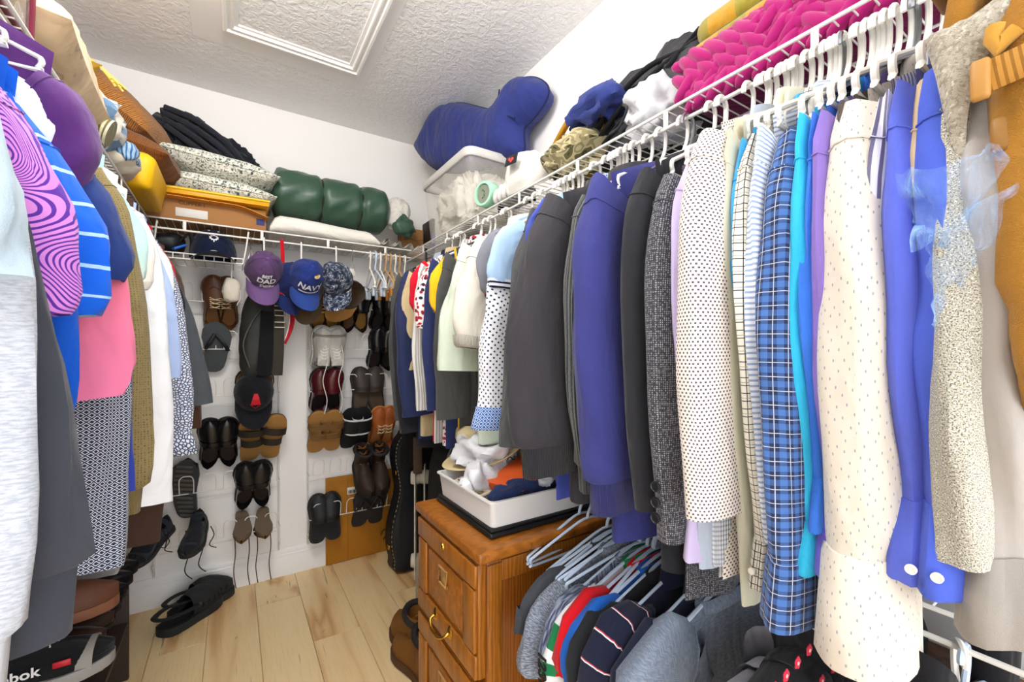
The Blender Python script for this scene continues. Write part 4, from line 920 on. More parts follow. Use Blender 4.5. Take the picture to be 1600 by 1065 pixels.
ol2 = [onto(*q) for q in ol]
ol2 = [(p_.x, p_.y) for p_ in spline([(a_, b_, 0) for a_, b_ in ol2], 3, True)]
Mt = basis(ux, uz, ux.cross(uz), org)
cu = thing('thumbs_up_cushion', 'navy blue cushion shaped like a thumbs-up hand, lying on the plastic bin', 'cushion', (pA.x, pA.y, ZD+.3))
NAVYQ = fabric('#2b3576', rough=.7, weave=.3)
mb = MB(); puff(mb, ol2, .17, .10, Mt); obj(mb, 'cover', NAVYQ, cu, 75, world=True)
mb = MB(); mb.tube([tuple(Mt @ Vector((a_, b_, 0))) for a_, b_ in ol2], .004, 6, True); obj(mb, 'piping', fabric('#1d2348'), cu, world=True)
mb = MB(); mb.tube([tuple(Mt @ Vector((*onto(*q), .072))) for q in ((800, 150), (796, 176), (812, 190), (824, 194))], .0035, 6); obj(mb, 'seam', fabric('#1d2348'), cu, world=True)
q = P(668, 222, X=.885); mb = MB(); mb.rbox((.006, .022, .05), tuple(q), .002, rot=(.5, 0, 0)); obj(mb, 'tag', fabric('#23284e'), cu, world=True)
# mint ring jar
q = P(752, 303, X=.80)
jr = thing('mint_jar', 'mint green round tin with a grey printed face on the shelf edge', 'tin', (.835, q.y, q.z))
mb = MB(); mb.lathe([(0, -.018), (.046, -.018), (.050, -.012), (.050, .03), (.046, .036), (.038, .036), (.036, .026), (0, .026)], 36, rot=(0, -pi/2, .25)); obj(mb, 'ring', plain('#a6dcbc', .4), jr, 40)
mb = MB(); mb.lathe([(0, .030), (.035, .030), (.036, .026)], 32, rot=(0, -pi/2, .25)); obj(mb, 'face', plain('#7d8474', .5), jr, 40)
mb = MB()
for a_ in (0, 1.1, 2.2, 3.3, 4.4): mb.tube([(-.031, .010*math.cos(a_)-.004, .014*math.sin(a_)), (-.031, .014*math.cos(a_+.6)-.004, .016*math.sin(a_+.6))], .0012, 5)
obj(mb, 'printed_mark', plain('#2f3a30', .6), jr)
# caps and hats piled on the shelf
def capshape(mb, r=.085, h=.11, n=28, m=12, at=(0, 0, 0), rot=(0, 0, 0), crush=.0, seed=0):
    A = np.array([[(r*math.cos(a_)*math.cos(b_)**.75, r*1.12*math.sin(a_)*math.cos(b_)**.75, h*math.sin(b_)) for a_ in np.linspace(0, 2*pi, n+1)[:-1]] for b_ in np.linspace(0, pi/2*.985, m)])
    if crush: A = A+wobv(A, crush, 55, seed)
    A = A @ np.array(Euler(rot).to_matrix()).T+np.array(at); return mb.grid(A, True, False, True)
def brimshape(mb, r=.085, ln=.07, w=.075, n=16, m=6, droop=.02, th=.003, at=(0, 0, 0), rot=(0, 0, 0)):
    L2 = []
    for sg in (0, -th):
        L2.append(np.array([[((r*.98)*math.sin(a_)*(1-.0*v_), (r*1.1)*math.cos(a_)*(1-v_)+v_*(r*1.1*math.cos(a_)+ln*(math.cos(a_*.92)**.6)), sg-droop*(math.sin(a_)**2)*(.35+v_)) for a_ in np.linspace(-1.25, 1.25, n)] for v_ in np.linspace(0, 1, m)]))
    R_ = np.array(Euler(rot).to_matrix()).T
    for i, A in enumerate(L2):
        B = A @ R_+np.array(at); mb.grid(B if i == 0 else B[::-1], False)
    E = np.stack([L2[0][-1], L2[1][-1]]) @ R_+np.array(at); mb.grid(E, False); return mb
qq = P(812, 282, X=.84)
o = thing('baseball_hat', 'cream cap with a black patch and a small red emblem, on the shelf', 'cap', (.89, qq.y, ZD), (0, 0, .2))
mb = MB(); capshape(mb, .082, .115, at=(0, 0, .045), rot=(0, -.5, 0), crush=.006, seed=3); obj(mb, 'crown', fabric('#e6e2da'), o, 75)
mb = MB(); mb.rbox((.003, .055, .036), (-.112, -.012, .098), .001, rot=(0, .28, 0)); pt_ = obj(mb, 'patch', fabric('#1e1d20'), o)
mb = MB()
for y_, z_ in ((-.02, .086), (-.006, .088), (-.013, .080)): mb.lathe([(0, .002), (.005, .0015), (.006, 0), (0, 0)], 10, at=(-.1145, y_, z_+.013), rot=(0, -pi/2, 0))
obj(mb, 'emblem', plain('#c8433f', .6), pt_)
mb = MB(); blob(mb, (.05, .045, .03), .012, 26, 7, (-.015, .085, .04), (0, 0, 0), 26, 16, .8); obj(mb, 'strap', fabric('#d8d2c6'), o, 75)
qq = P(775, 262, X=.86)
o = thing('baseball_hat', 'navy cap tucked behind the cream one beside the bin', 'cap', (.985, qq.y+.04, ZD), (0, 0, .2))
mb = MB(); capshape(mb, .075, .10, at=(0, 0, .055), rot=(0, -.4, 0), crush=.005, seed=6); obj(mb, 'crown', fabric('#232b4c'), o, 75)
mb = MB(); brimshape(mb, .075, .06, at=(-.02, 0, .05), rot=(.1, -.3, 1.6)); obj(mb, 'brim', fabric('#2b3a70'), o, 75)
qq = P(790, 305, X=.83)
o = thing('grey_glove', 'pale grey knitted gloves bundled at the shelf edge beside the mint tin', 'gloves', (.875, qq.y, ZD))
mb = MB(); blob(mb, (.055, .075, .032), .014, 28, 17, (0, 0, .034), (0, 0, 0), 32, 18, .8); obj(mb, 'knit', fabric('#c9cbd0'), o, 75)
mb = MB()
for k in range(4): mb.tube(spline([(-.03, -.05+.03*k, .05), (-.055, -.05+.03*k, .045), (-.06, -.045+.03*k, .02), (-.05, -.04+.03*k, .01)], 4), .011, 8)
obj(mb, 'finger', fabric('#d5d2cc'), o, 75)
CAMO = fabric('#b9ab84', 'camo', '#8f8560', '#5f5a3c', 1.0)
qq = P(880, 235, X=.86)
o = thing('camo_hat', 'desert camouflage bucket hat folded on the shelf', 'hat', (.93, qq.y, ZD), (0, 0, .1))
mb = MB(); blob(mb, (.10, .11, .07), .022, 18, 51, (0, 0, .072), (0, -.2, .2), 44, 26, .75); obj(mb, 'crown', CAMO, o, 75)
mb = MB(); mb.grid(np.array([[(rr*math.cos(a_)*.9, rr*math.sin(a_), .02+.05*(rr-.09)/.05+.016*math.sin(3*a_+1)) for a_ in np.linspace(1.3, 5.2, 26)] for rr in np.linspace(.085, .135, 5)]), False); obj(mb, 'brim', CAMO, o, 75)
qq = P(925, 205, X=.88)
o = thing('blue_bandana', 'blue cotton cap squashed on top of the camouflage hat', 'cap', (.93, qq.y, ZD+.145), (0, -.2, 0))
mb = MB(); blob(mb, (.08, .12, .042), .022, 22, 61, (0, 0, .03), (0, 0, 0), 44, 22, .75); obj(mb, 'cloth', fabric('#303c7a'), o, 75)
qq = P(905, 190, X=.93)
o = thing('mustard_hat', 'mustard yellow canvas hat behind the blue cap', 'hat', (1.0, qq.y, ZD), (0, 0, 0))
mb = MB(); blob(mb, (.085, .13, .11), .02, 18, 71, (0, 0, .112), (0, -.15, 0), 40, 24, .8); obj(mb, 'cloth', fabric('#b98a26'), o, 75)
mb = MB(); mb.tube(spline([(-.085, -.13, .15), (-.09, -.05, .2), (-.085, .03, .205), (-.08, .12, .15)], 6), .011, 8); obj(mb, 'brim', fabric('#a97a1c'), o, 75)
qq = P(1005, 165, X=.86)
o = thing('white_bag', 'crumpled grey-white drawstring bag beside the pink blanket', 'bag', (.935, qq.y, ZD))
mb = MB(); blob(mb, (.095, .085, .075), .02, 20, 81, (0, 0, .077), (0, -.2, 0), 44, 26, .75); obj(mb, 'cloth', fabric('#cfcfd2'), o, 75)
mb = MB(); mb.tube(spline([(-.08, .06, .10), (-.10, .03, .07), (-.095, .06, .04), (-.10, .09, .03)], 6), .004, 6); obj(mb, 'cord', fabric('#2f2f33'), o)
qq = P(1000, 110, X=.97)
o = thing('black_backpack', 'black nylon backpack lying against the wall behind the white bag', 'backpack', (1.01, qq.y, ZD), (0, 0, 0))
mb = MB(); blob(mb, (.09, .21, .125), .022, 15, 91, (0, -.02, .13), (-.18, 0, 0), 52, 30, .65); obj(mb, 'body', plain('#2c2c30', .6, .3, bump=.3, bs=40), o, 75)
mb = MB()
for k in range(3): mb.tube(spline([(-.06, -.2, .20+.02*k), (-.10, -.08, .20-.03*k), (-.10, .05, .16-.04*k), (-.07, .17, .11-.03*k)], 6), .010, 8, flat=.5)
obj(mb, 'strap', plain('#232327', .7), o, 75)
# magenta chunky blanket
MAG = fabric('#a60c68', sheen=.35, weave=.35, var=.1)
y0m, y1m = .02, .63
o = thing('chunky_blanket', 'magenta chunky hand-knit blanket folded on the shelf', 'blanket', (.96, (y0m+y1m)/2, ZD))
mb = MB(); mb.rbox((.225, y1m-y0m-.03, .10), (.03, 0, .055), .035, seg=3); obj(mb, 'folded_core', fabric('#750848'), o, 60)
sm = MB(); blob(sm, (.013, .033, .0185), .002, 30, 2, (0, 0, 0), (0, 0, 0), 12, 8, 1.0); stm = mesh_of(sm, 'stitch', MAG, 75)
ny = 18
for r_ in range(5):
    for k in range(ny):
        for sg in (-1, 1):
            yy = -(y1m-y0m)/2+.02+(k+.5*(r_ % 2)+.25*(sg > 0))*(y1m-y0m-.04)/ny
            if r_ < 3: loc = (-.098-.01*RNG.random(), yy, .022+.034*r_+.006*sg); rot = (sg*.75, RNG.uniform(-.2, .2), 0)
            else: loc = (-.085+.05*(r_-3), yy, .108+.012*(r_-3)); rot = (sg*.3, .6, sg*.7)
            share(stm, 'stitch', o, loc, rot, (1.2, 1.25, .82))
o = thing('plaid_blanket', 'folded mustard and grey plaid wool blanket on the magenta one', 'blanket', (1.0, .42, ZD+.118))
PB = fabric('#c9951c', 'bigplaid', '#8f8c2c', '#6d675c', .8, sheen=.4, weave=.6)
for i, (z_, h_) in enumerate(((0, .065), (.062, .06))):
    mb = MB(); mb.rbox((.21-.02*i, .42-.03*i, h_), (.0+.006*i, 0, z_+h_/2), .03, seg=5).wob(.005, 36, 4+i); obj(mb, 'fold', PB, o, 75)
# ---------------------------------------------------------------- tan canvas bag and dry-cleaning film at the near end
TAN = fabric('#a8752a', weave=.5)
bg = thing('canvas_bag', 'tan canvas bag with webbing strap and buckle hanging at the picture edge', 'bag', (.635, .048, 1.60))
mb = MB(); blob(mb, (.10, .045, .25), .008, 14, 101, (0, 0, -.24), (0, 0, 0), 36, 26, .6); obj(mb, 'body', TAN, bg, 75)
mb = MB(); mb.rbox((.16, .02, .11), (-.01, .055, -.1), .008, rot=(.15, 0, 0)); obj(mb, 'flap', TAN, bg, 60)
WEB = fabric('#b5823a', 'hstripe', '#8f6224', k=.4)
mb = MB(); mb.tube(spline([(-.05, .06, .0), (-.07, .068, -.04), (-.05, .07, -.07), (.03, .07, -.05)], 5), .012, 8, flat=.25); obj(mb, 'strap', WEB, bg, 60)
mb = MB(); mb.rbox((.05, .012, .03), (-.065, .072, -.075), .004); obj(mb, 'buckle', plain('#8f6428', .5), bg); mb = MB(); mb.rbox((.034, .014, .03), (-.08, .03, -.24), .004); obj(mb, 'buckle', plain('#8f6428', .5), bg)
mb = MB(); mb.tube([(0, 0, .065), (0, 0, -.02)], .005, 7); obj(mb, 'hook', TAN, bg)
WB = [P(x, y, X=.527) for x, y in ((1534, 124), (1560, 112), (1600, 94), (1650, 70))]
mb = MB(); mb.tube([tuple(q) for q in WB], .0135, 8, flat=.25, up=(1, 0, 0)); obj(mb, 'webbing', WEB, bg, 60, world=True)
mb = MB(); mb.rbox((.008, .012, .034), tuple(P(1532, 125, X=.524)), .003); obj(mb, 'buckle', plain('#b07f3c', .5), bg, world=True)
mb = MB(); mb.tube([tuple(P(x, y, X=.53)) for x, y in ((1556, 40), (1552, 62), (1562, 78), (1572, 60), (1590, 44))], .006, 7); obj(mb, 'drawcord', fabric('#c9963f'), bg, 60, world=True)
# film
o = thing('plastic_film', 'crumpled clear blue dry-cleaning film wrapped over the hanging shirts', 'plastic film', (.60, .12, 1.5))
FILM = clear((.30, .55, .95), .16)
def sheet(pts, nu=26, nv=26, amp=.012, seed=0):
    """crumpled film over a quad of corner points"""
    a_, b_, c_, d_ = [np.array(p_) for p_ in pts]; U_, V_ = np.meshgrid(np.linspace(0, 1, nu), np.linspace(0, 1, nv), indexing='ij'); U_, V_ = U_[..., None], V_[..., None]
    A = (a_*(1-U_)+b_*U_)*(1-V_)+(d_*(1-U_)+c_*U_)*V_
    g = wobv(A, amp*.7, 70, seed); g += np.abs(wobv(A, amp*.6, 130, seed+3))*-.8
    return A+g
def pX(x, y, X): q = P(x, y, X=X); return (q.x, q.y, q.z)
mb = MB(); mb.grid(sheet([pX(1395, 160, .64), pX(1478, 60, .70), pX(1490, 640, .56), pX(1435, 560, .57)], 22, 40, .009, 2), False); obj(mb, 'film_panel', FILM, o, 75, world=True)
mb = MB(); mb.grid(sheet([pX(1412, 262, .545), pX(1565, 235, .52), pX(1545, 325, .52), pX(1425, 385, .54)], 30, 22, .011, 5), False); obj(mb, 'film_panel', FILM, o, 75, world=True)
mb = MB(); mb.grid(sheet([pX(1432, 375, .54), pX(1555, 300, .53), pX(1510, 480, .55), pX(1488, 640, .56)], 26, 30, .010, 8), False); obj(mb, 'film_panel', FILM, o, 75, world=True)

# broad boucle lapel of the tweed coat, turned out over the film
tc, ti = BR['grey-beige speckled tweed coat with a turned-up collar, under the blue plastic film']
BOU = f('#cfc6b4', 'speck', '#b3a994', '#e9e2d2', 1.6, weave=.9)
lo_ = [(1448, 62), (1490, 42), (1540, 12), (1572, -14), (1616, -24), (1604, 22), (1566, 62), (1540, 108), (1520, 150), (1512, 190), (1508, 238), (1492, 236), (1478, 190), (1462, 120)]
XLp = .555; lp2 = [(P(x, y, X=XLp).y, P(x, y, X=XLp).z) for x, y in lo_]; lp2 = [(q.x, q.y) for q in spline([(a_, b_, 0) for a_, b_ in lp2], 3, True)]
mb = MB(); puff(mb, lp2, .03, .016, basis(Vector((0, 1, 0)), Vector((0, 0, 1)), Vector((1, 0, 0)), (XLp, 0, 0)), .006); obj(mb, 'wide_lapel', BOU, tc, 75, world=True)
# ---------------------------------------------------------------- shoes
def w_at(t): return float(np.interp(t, [0, .012, .04, .1, .25, .4, .6, .72, .84, .93, .98, 1], [.006, .014, .022, .029, .033, .034, .042, .046, .041, .029, .016, .004]))
def c_at(t): return .010*math.sin(pi*min(1, t*1.0))-.004
def sole_mb(L, z0, z1, grow=.003, heel=0.0, n=40):
    ts = (1-np.cos(np.linspace(0, pi, n)))/2
    lo = [(c_at(t)-w_at(t)-grow*min(1, w_at(t)*60), t*L) for t in ts]; hi = [(c_at(t)+w_at(t)+grow*min(1, w_at(t)*60), t*L) for t in ts[::-1]]
    pl = lo+hi; mb = MB(); A = []
    for z, k in ((z0, .985), (z0+.002, 1), (z1-.001, 1), (z1, .99)):
        A.append([(x*k, y, z+(heel if False else 0)) for x, y in pl])
    mb.grid(np.array(A), True, True, True)
    if heel:
        hp = [(x, y) for x, y in pl if y < L*.26]; mb.grid(np.array([[(x*.97, y, z) for x, y in hp] for z in (z0-heel, z0+.002)]), True, True, True)
    return mb
def upper_mb(L, zs, hs, t0, t1, p=.75, K=24, m=34, a=0.0, start=0.0, rim=.30):
    """upper with an opening between t0 and t1; hs: height knots (t, h); the middle columns dip to the insole"""
    ts = np.r_[np.linspace(start, .06, 6)[:-1], np.linspace(.06, .94, m), np.linspace(.94, 1.0, 6)[1:]]
    if start > .06: ts = np.r_[np.linspace(start, .94, m), np.linspace(.94, 1, 6)[1:]]
    A = []
    for t in ts:
        w = w_at(t); h = float(np.interp(t, [q[0] for q in hs], [q[1] for q in hs])); row = []
        op = t0 < t < t1
        so = rim*min(1, math.sqrt(max(0, (t-t0))/.08), math.sqrt(max(0, (t1-t))/.16)) if op else 0
        for k in range(K+1):
            s = k/K; x = c_at(t)-w*math.cos(pi*s); z = zs+h*math.sin(pi*s)**p
            if op and abs(s-.5) < so:
                z = zs+.006; x = c_at(t)+(x-c_at(t))*.96
            row.append((x, t*L, z))
        A.append(row)
    mb = MB(); mb.grid(np.array(A), False); return mb
def arch(mb, L, t, hw, zs, h, wk=1.04, p=.75, th=.0016, K=16, tilt=0.0):
    w = w_at(t)*wk; rows = []
    for dy, dh in ((-hw, -.001), (-hw, th), (hw, th), (hw, -.001)):
        rows.append([(c_at(t)-w*math.cos(pi*s), t*L+dy+tilt*(s-.5), zs+(h+dh)*math.sin(pi*s)**p+ (dh if 0 < s < 1 else 0)) for s in np.linspace(0, 1, K)])
    mb.grid(np.array(rows), False)
def lacing(L, zs, h, t0, t1, n=4, r=.0018):
    mb = MB()
    for i in range(n):
        t = t0+(t1-t0)*i/(n-1); w = w_at(t)*.42; z = zs+h(t)
        for sg in (-1, 1): mb.tube([(c_at(t)-w*sg, t*L-.006, z-.004), (c_at(t), t*L, z+.004), (c_at(t)+w*sg, t*L+.007, z-.004)], r, 5)
    return mb
SHOE = {}
def shoe_parts(kind, col, col2=None, L=.285):
    key = (kind, col, col2)
    if key in SHOE: return SHOE[key]
    P_ = []; add = lambda n, mb, m, s=60: P_.append((n, mesh_of(mb, n, m, s)))
    dark = plain('#191514', .6, .3, bump=.15, bs=120)
    if kind in ('loafer', 'slipon', 'boat', 'oxford'):
        m = leather(col, .22 if kind != 'boat' else .5); hs = [(0, .05), (.05, .056), (.3, .046), (.45, .056), (.55, .060), (.75, .046), (.9, .034), (1, .022)]
        add('sole', sole_mb(L, 0, .012, .004, .014), plain(col2, .5) if kind == 'boat' and col2 else dark)
        add('upper', upper_mb(L, .011, hs, .02, .50), m)
        add('insole', sole_mb(L*.99, .0165, .0185, -.006, 0, 24), plain(col2 or '#2a201b', .6))
        mb = MB()
        if kind == 'loafer': arch(mb, L, .57, .013, .011, .0605); arch(mb, L, .53, .003, .011, .062, 1.02); add('strap', mb, m)
        elif kind == 'slipon': arch(mb, L, .50, .004, .011, .060); add('collar_seam', mb, m)
        else:
            add('laces', lacing(L, .012, lambda t: .062-.06*(t-.5), .48, .62, 3, .002), plain('#d9c49c' if kind == 'boat' else '#3a2c24', .7))
            mb.tube([(c_at(t)-w_at(t)*.62*math.cos(pi*s), t*L, .012+.046*math.sin(pi*s)**.75) for s, t in ((.06, .62), (.2, .74), (.35, .82), (.5, .85), (.65, .82), (.8, .74), (.94, .62))], .002, 6); add('toe_seam', mb, m)
    elif kind == 'sneaker':
        hs = [(0, .075), (.06, .078), (.28, .066), (.42, .082), (.6, .068), (.8, .052), (1, .03)]
        add('sole', sole_mb(L, 0, .026, .006), plain('#cfccc6' if col2 is None else col2, .6, bump=.3, bs=90))
        add('upper', upper_mb(L, .022, hs, .03, .42, .7), fabric(col, weave=.5)); add('laces', lacing(L, .024, lambda t: .082-.11*(t-.42), .43, .66, 5, .0026), plain('#efece6' if col != '#23252b' else '#16171a', .7))
        mb = MB(); arch(mb, L, .16, .014, .02, .074, 1.06); add('heel_counter', mb, plain('#8f8b84' if col != '#23252b' else '#31343c', .6)); mb = MB(); arch(mb, L, .82, .02, .02, .046, 1.06); add('toe_cap', mb, plain('#8f8b84' if col != '#23252b' else '#31343c', .6))
        mb = MB(); mb.rbox((.05, .07, .008), (c_at(.4), .40*L, .103), .003, rot=(-.5, 0, 0)); add('tongue', mb, fabric(col, weave=.5))
        mb = MB()
        for i in range(12): mb.rbox((.07-.02*abs(i-7)/7, .012, .005), (c_at(.05+.078*i), L*(.05+.078*i), -.002), .0015, rot=(0, 0, .2), seg=1)
        add('tread', mb, plain('#57534a', .8))
    elif kind == 'sandal':
        add('footbed', sole_mb(L, .008, .028, .005), plain('#a8793f', .75, bump=.25, bs=160)); add('sole', sole_mb(L, 0, .009, .005), plain('#3a2e24', .8))
        m = leather(col, .5)
        for t, h, hw in ((.72, .040, .02), (.50, .046, .019)):
            mb = MB(); arch(mb, L, t, hw, .024, h, 1.1, .6, .0025, 18, .012); add('strap', mb, m)
            mb = MB(); q = (c_at(t)+w_at(t)*.78, t*L, .024+h*.72); mb.tube([(q[0]-.006, q[1]-.013, q[2]+.006), (q[0]-.006, q[1]+.013, q[2]+.006), (q[0]+.009, q[1]+.013, q[2]-.006), (q[0]+.009, q[1]-.013, q[2]-.006)], .0016, 6, True); add('buckle', mb, plain('#d8d4c8', .3, .5, 1.0))
    elif kind == 'flipflop':
        add('footbed', sole_mb(L, 0, .022, .004), plain(col, .7, bump=.3, bs=120)); mb = MB(); pts = [(c_at(.5)-w_at(.5), .46*L, .02), (c_at(.62)-.026, .62*L, .042), (c_at(.8)-.004, .80*L, .024)]
        mb.tube(spline(pts, 6), .0075, 8, flat=.5); mb.tube(spline([(c_at(.5)+w_at(.5), .46*L, .02), (c_at(.62)+.026, .62*L, .042), (c_at(.8)-.004, .80*L, .024)], 6), .0075, 8, flat=.5); add('thong_strap', mb, plain('#1b1b1e', .5))
    elif kind == 'clog':
        hs = [(.44, .052), (.55, .060), (.75, .052), (.9, .040), (1, .025)]
        add('sole', sole_mb(L, 0, .022, .005), plain('#26211d', .7)); add('upper', upper_mb(L, .018, hs, 2, 3, .7, start=.44), leather(col, .6)); add('insole', sole_mb(L*.99, .022, .024, -.003, 0, 24), plain(col2 or '#4a3a2a', .7))
        mb = MB(); arch(mb, L, .455, .004, .018, .0535, 1.03, .7); add('edge_binding', mb, leather(col, .6))
    elif kind == 'slide':
        add('footbed', sole_mb(L, 0, .024, .005), plain('#17181c', .6)); mb = MB(); arch(mb, L, .66, .045, .02, .050, 1.08, .6, .003); add('band', mb, plain(col, .5)); mb = MB(); arch(mb, L, .82, .004, .02, .045, 1.08, .6, .004); arch(mb, L, .50, .004, .02, .053, 1.1, .6, .004); add('piping', mb, plain('#dcdcdc', .5))
    elif kind == 'boot':
        hs = [(0, .075), (.1, .080), (.35, .088), (.5, .080), (.62, .066), (.8, .054), (1, .034)]
        m = plain(col, .6, .3, bump=.3, bs=70, var=.3)
        add('sole', sole_mb(L, 0, .026, .006, .006), plain(col2 or '#5a3a20', .75, bump=.3, bs=90)); add('upper', upper_mb(L, .024, hs, 2, 3, .62), m)
        A = []
        for z, sx, sy, yo in ((.055, .036, .056, .23), (.09, .037, .056, .215), (.12, .038, .056, .205), (.15, .041, .060, .20), (.162, .042, .062, .20), (.166, .039, .058, .20), (.155, .034, .052, .20), (.10, .031, .048, .205)):
            A.append([(c_at(.25)+sx*math.cos(q), yo*L+sy*math.sin(q), z) for q in np.linspace(0, 2*pi, 29)[:-1]])
        mb = MB(); mb.grid(np.array(A)); add('shaft', mb, m)
        mb = MB(); mb.tube([(c_at(.25)+.043*math.cos(q), .2*L+.063*math.sin(q), .154+.012*math.sin(q)) for q in np.linspace(0, 2*pi, 25)[:-1]], .011, 8, True); add('padded_collar', mb, plain('#221f1f', .7))
        mb = MB()
        for i in range(5): 
            z = .062+.022*i; y = .52*L-.028*i
            for sg in (-1, 1): mb.tube([(c_at(.4)-.022*sg, y-.002, z+.006), (c_at(.4), y+.012, z+.014), (c_at(.4)+.022*sg, y-.008, z+.02)], .0022, 5)
        add('laces', mb, plain('#8f5a2a', .8))
        mb = MB(); mb.rbox((.022, .002, .018), (c_at(.02), -.006, .085), .001, seg=1); add('heel_patch', mb, plain('#3a2717', .7))
    elif kind == 'croc':
        hs = [(.36, .070), (.5, .078), (.65, .074), (.8, .060), (.92, .045), (1, .03)]; m = plain(col, .65, .3, bump=.15, bs=60)
        add('sole', sole_mb(L, 0, .026, .010), m); add('upper', upper_mb(L, .02, hs, 2, 3, .55, start=.36), m)
        mb = MB(); mb.tube(spline([(c_at(.38)-.042, .42*L, .055), (c_at(.2)-.044, .2*L, .06), (c_at(.0)-.02, -.008, .062), (c_at(.0)+.02, -.008, .062), (c_at(.2)+.044, .2*L, .06), (c_at(.38)+.042, .42*L, .055)], 6), .011, 8, flat=.35, up=(0, 0, 1)); add('heel_strap', mb, m)
        for sg in (-1, 1):
            for t in (.5, .6, .7, .8): mb = MB(); mb.lathe([(0, .002), (.007, .001), (.008, -.001)], 10, at=(c_at(t)+sg*w_at(t)*1.0, t*L, .044), rot=(0, sg*pi/2*.85, 0)); add('vent_hole', mb, plain('#0b0b0c', .8))
            mb = MB(); mb.lathe([(0, .004), (.006, .003), (.008, 0)], 12, at=(c_at(.4)+sg*.046, .42*L, .056), rot=(0, sg*pi/2, 0)); add('rivet', mb, plain('#3a3a3c', .5))
        add('insole', sole_mb(L*.99, .0265, .028, -.002, 0, 24), plain('#1d1d1f', .8))
    SHOE[key] = P_; return P_
def shoe(name, label, kind, col, loc, rot, col2=None, mirror=False, group=None, cat='shoe', sc=1.0, wx=1.12, ly=1.0):
    r = thing(name, label, cat, loc, rot, group); r.scale = ((-sc if mirror else sc)*wx, sc*ly, sc)
    for n, me in shoe_parts(kind, col, col2): share(me, n, r)
    return r
# ---------------------------------------------------------------- over-door wire shoe racks on the back wall
ROWS = [1.405, 1.183, .962, .742, .522, .290]
YW = YB-.095
def rack(name, label, x0, x1, ztop, hooks):
    r = thing(name, label, 'shoe rack', ((x0+x1)/2, YB-.02, .22))
    for x in (x0, x1):
        mb = MB(); mb.tube(spline([(x, YB-.012, ztop), (x, YB-.012, .24), (x, YB-.014, .195), (x, YB-.035, .18), (x, YB-.05, .20)], 4), .0045, 8); obj(mb, 'side_rail', WIRE, r, world=True)
    mb0 = MB(); lw, lh = .026, .085
    mb0.tube(spline([(-lw, 0, 0), (-lw, -.018, lh*.75), (-lw*.6, -.022, lh*.97), (0, -.023, lh), (lw*.6, -.022, lh*.97), (lw, -.018, lh*.75), (lw, 0, 0)], 4), .0022, 6); lm = mesh_of(mb0, 'shoe_loop', WIRE)
    for z in ROWS:
        mb = MB(); mb.tube([(x0, YB-.014, z), (x0, YW, z), (x1, YW, z), (x1, YB-.014, z)], .0026, 7); obj(mb, 'cross_wire', WIRE, r, world=True)
        mb = MB(); mb.tube([(x0, YB-.014, z-.05), (x1, YB-.014, z-.05)], .0022, 6); obj(mb, 'back_wire', WIRE, r, world=True)
        for k in range(6): 
            x = x0+(x1-x0)*(k+.5)/6; share(lm, 'shoe_loop', r, MW[r].inverted() @ Vector((x, YW, z)))
    return r
rack('shoe_rack', 'white wire shoe rack on the back wall, beside the hanging grey trousers', -.305, .197, 1.50, 0)
rack('shoe_rack', 'white wire shoe rack on the back wall, nearer the guitar case', .333, .832, 1.50, 0)
PHI = math.radians(27)
def on_rack(name, label, kind, col, px, row, col2=None, mirror=False, roll=0.0, group=None, dz=0.0, phi=None, sc=.97, dy=0.0):
    """hang a shoe toe up on the loop seen at pixel column px"""
    ph = PHI if phi is None else phi
    w = Vector((P(px, 500, Y=YW).x, YW-.004+dy, ROWS[row]+dz)); yd = Vector((0, -math.sin(ph), math.cos(ph))); zd = Vector((0, -math.cos(ph), -math.sin(ph)))
    L = .285*sc*.92; loc = w-yd*(.44*L)-zd*.034
    return shoe(name, label, kind, col, loc, (pi/2+ph, roll, 0), col2, mirror, group or 'shoes on the wire racks', 'shoe', sc, 1.2, .92)
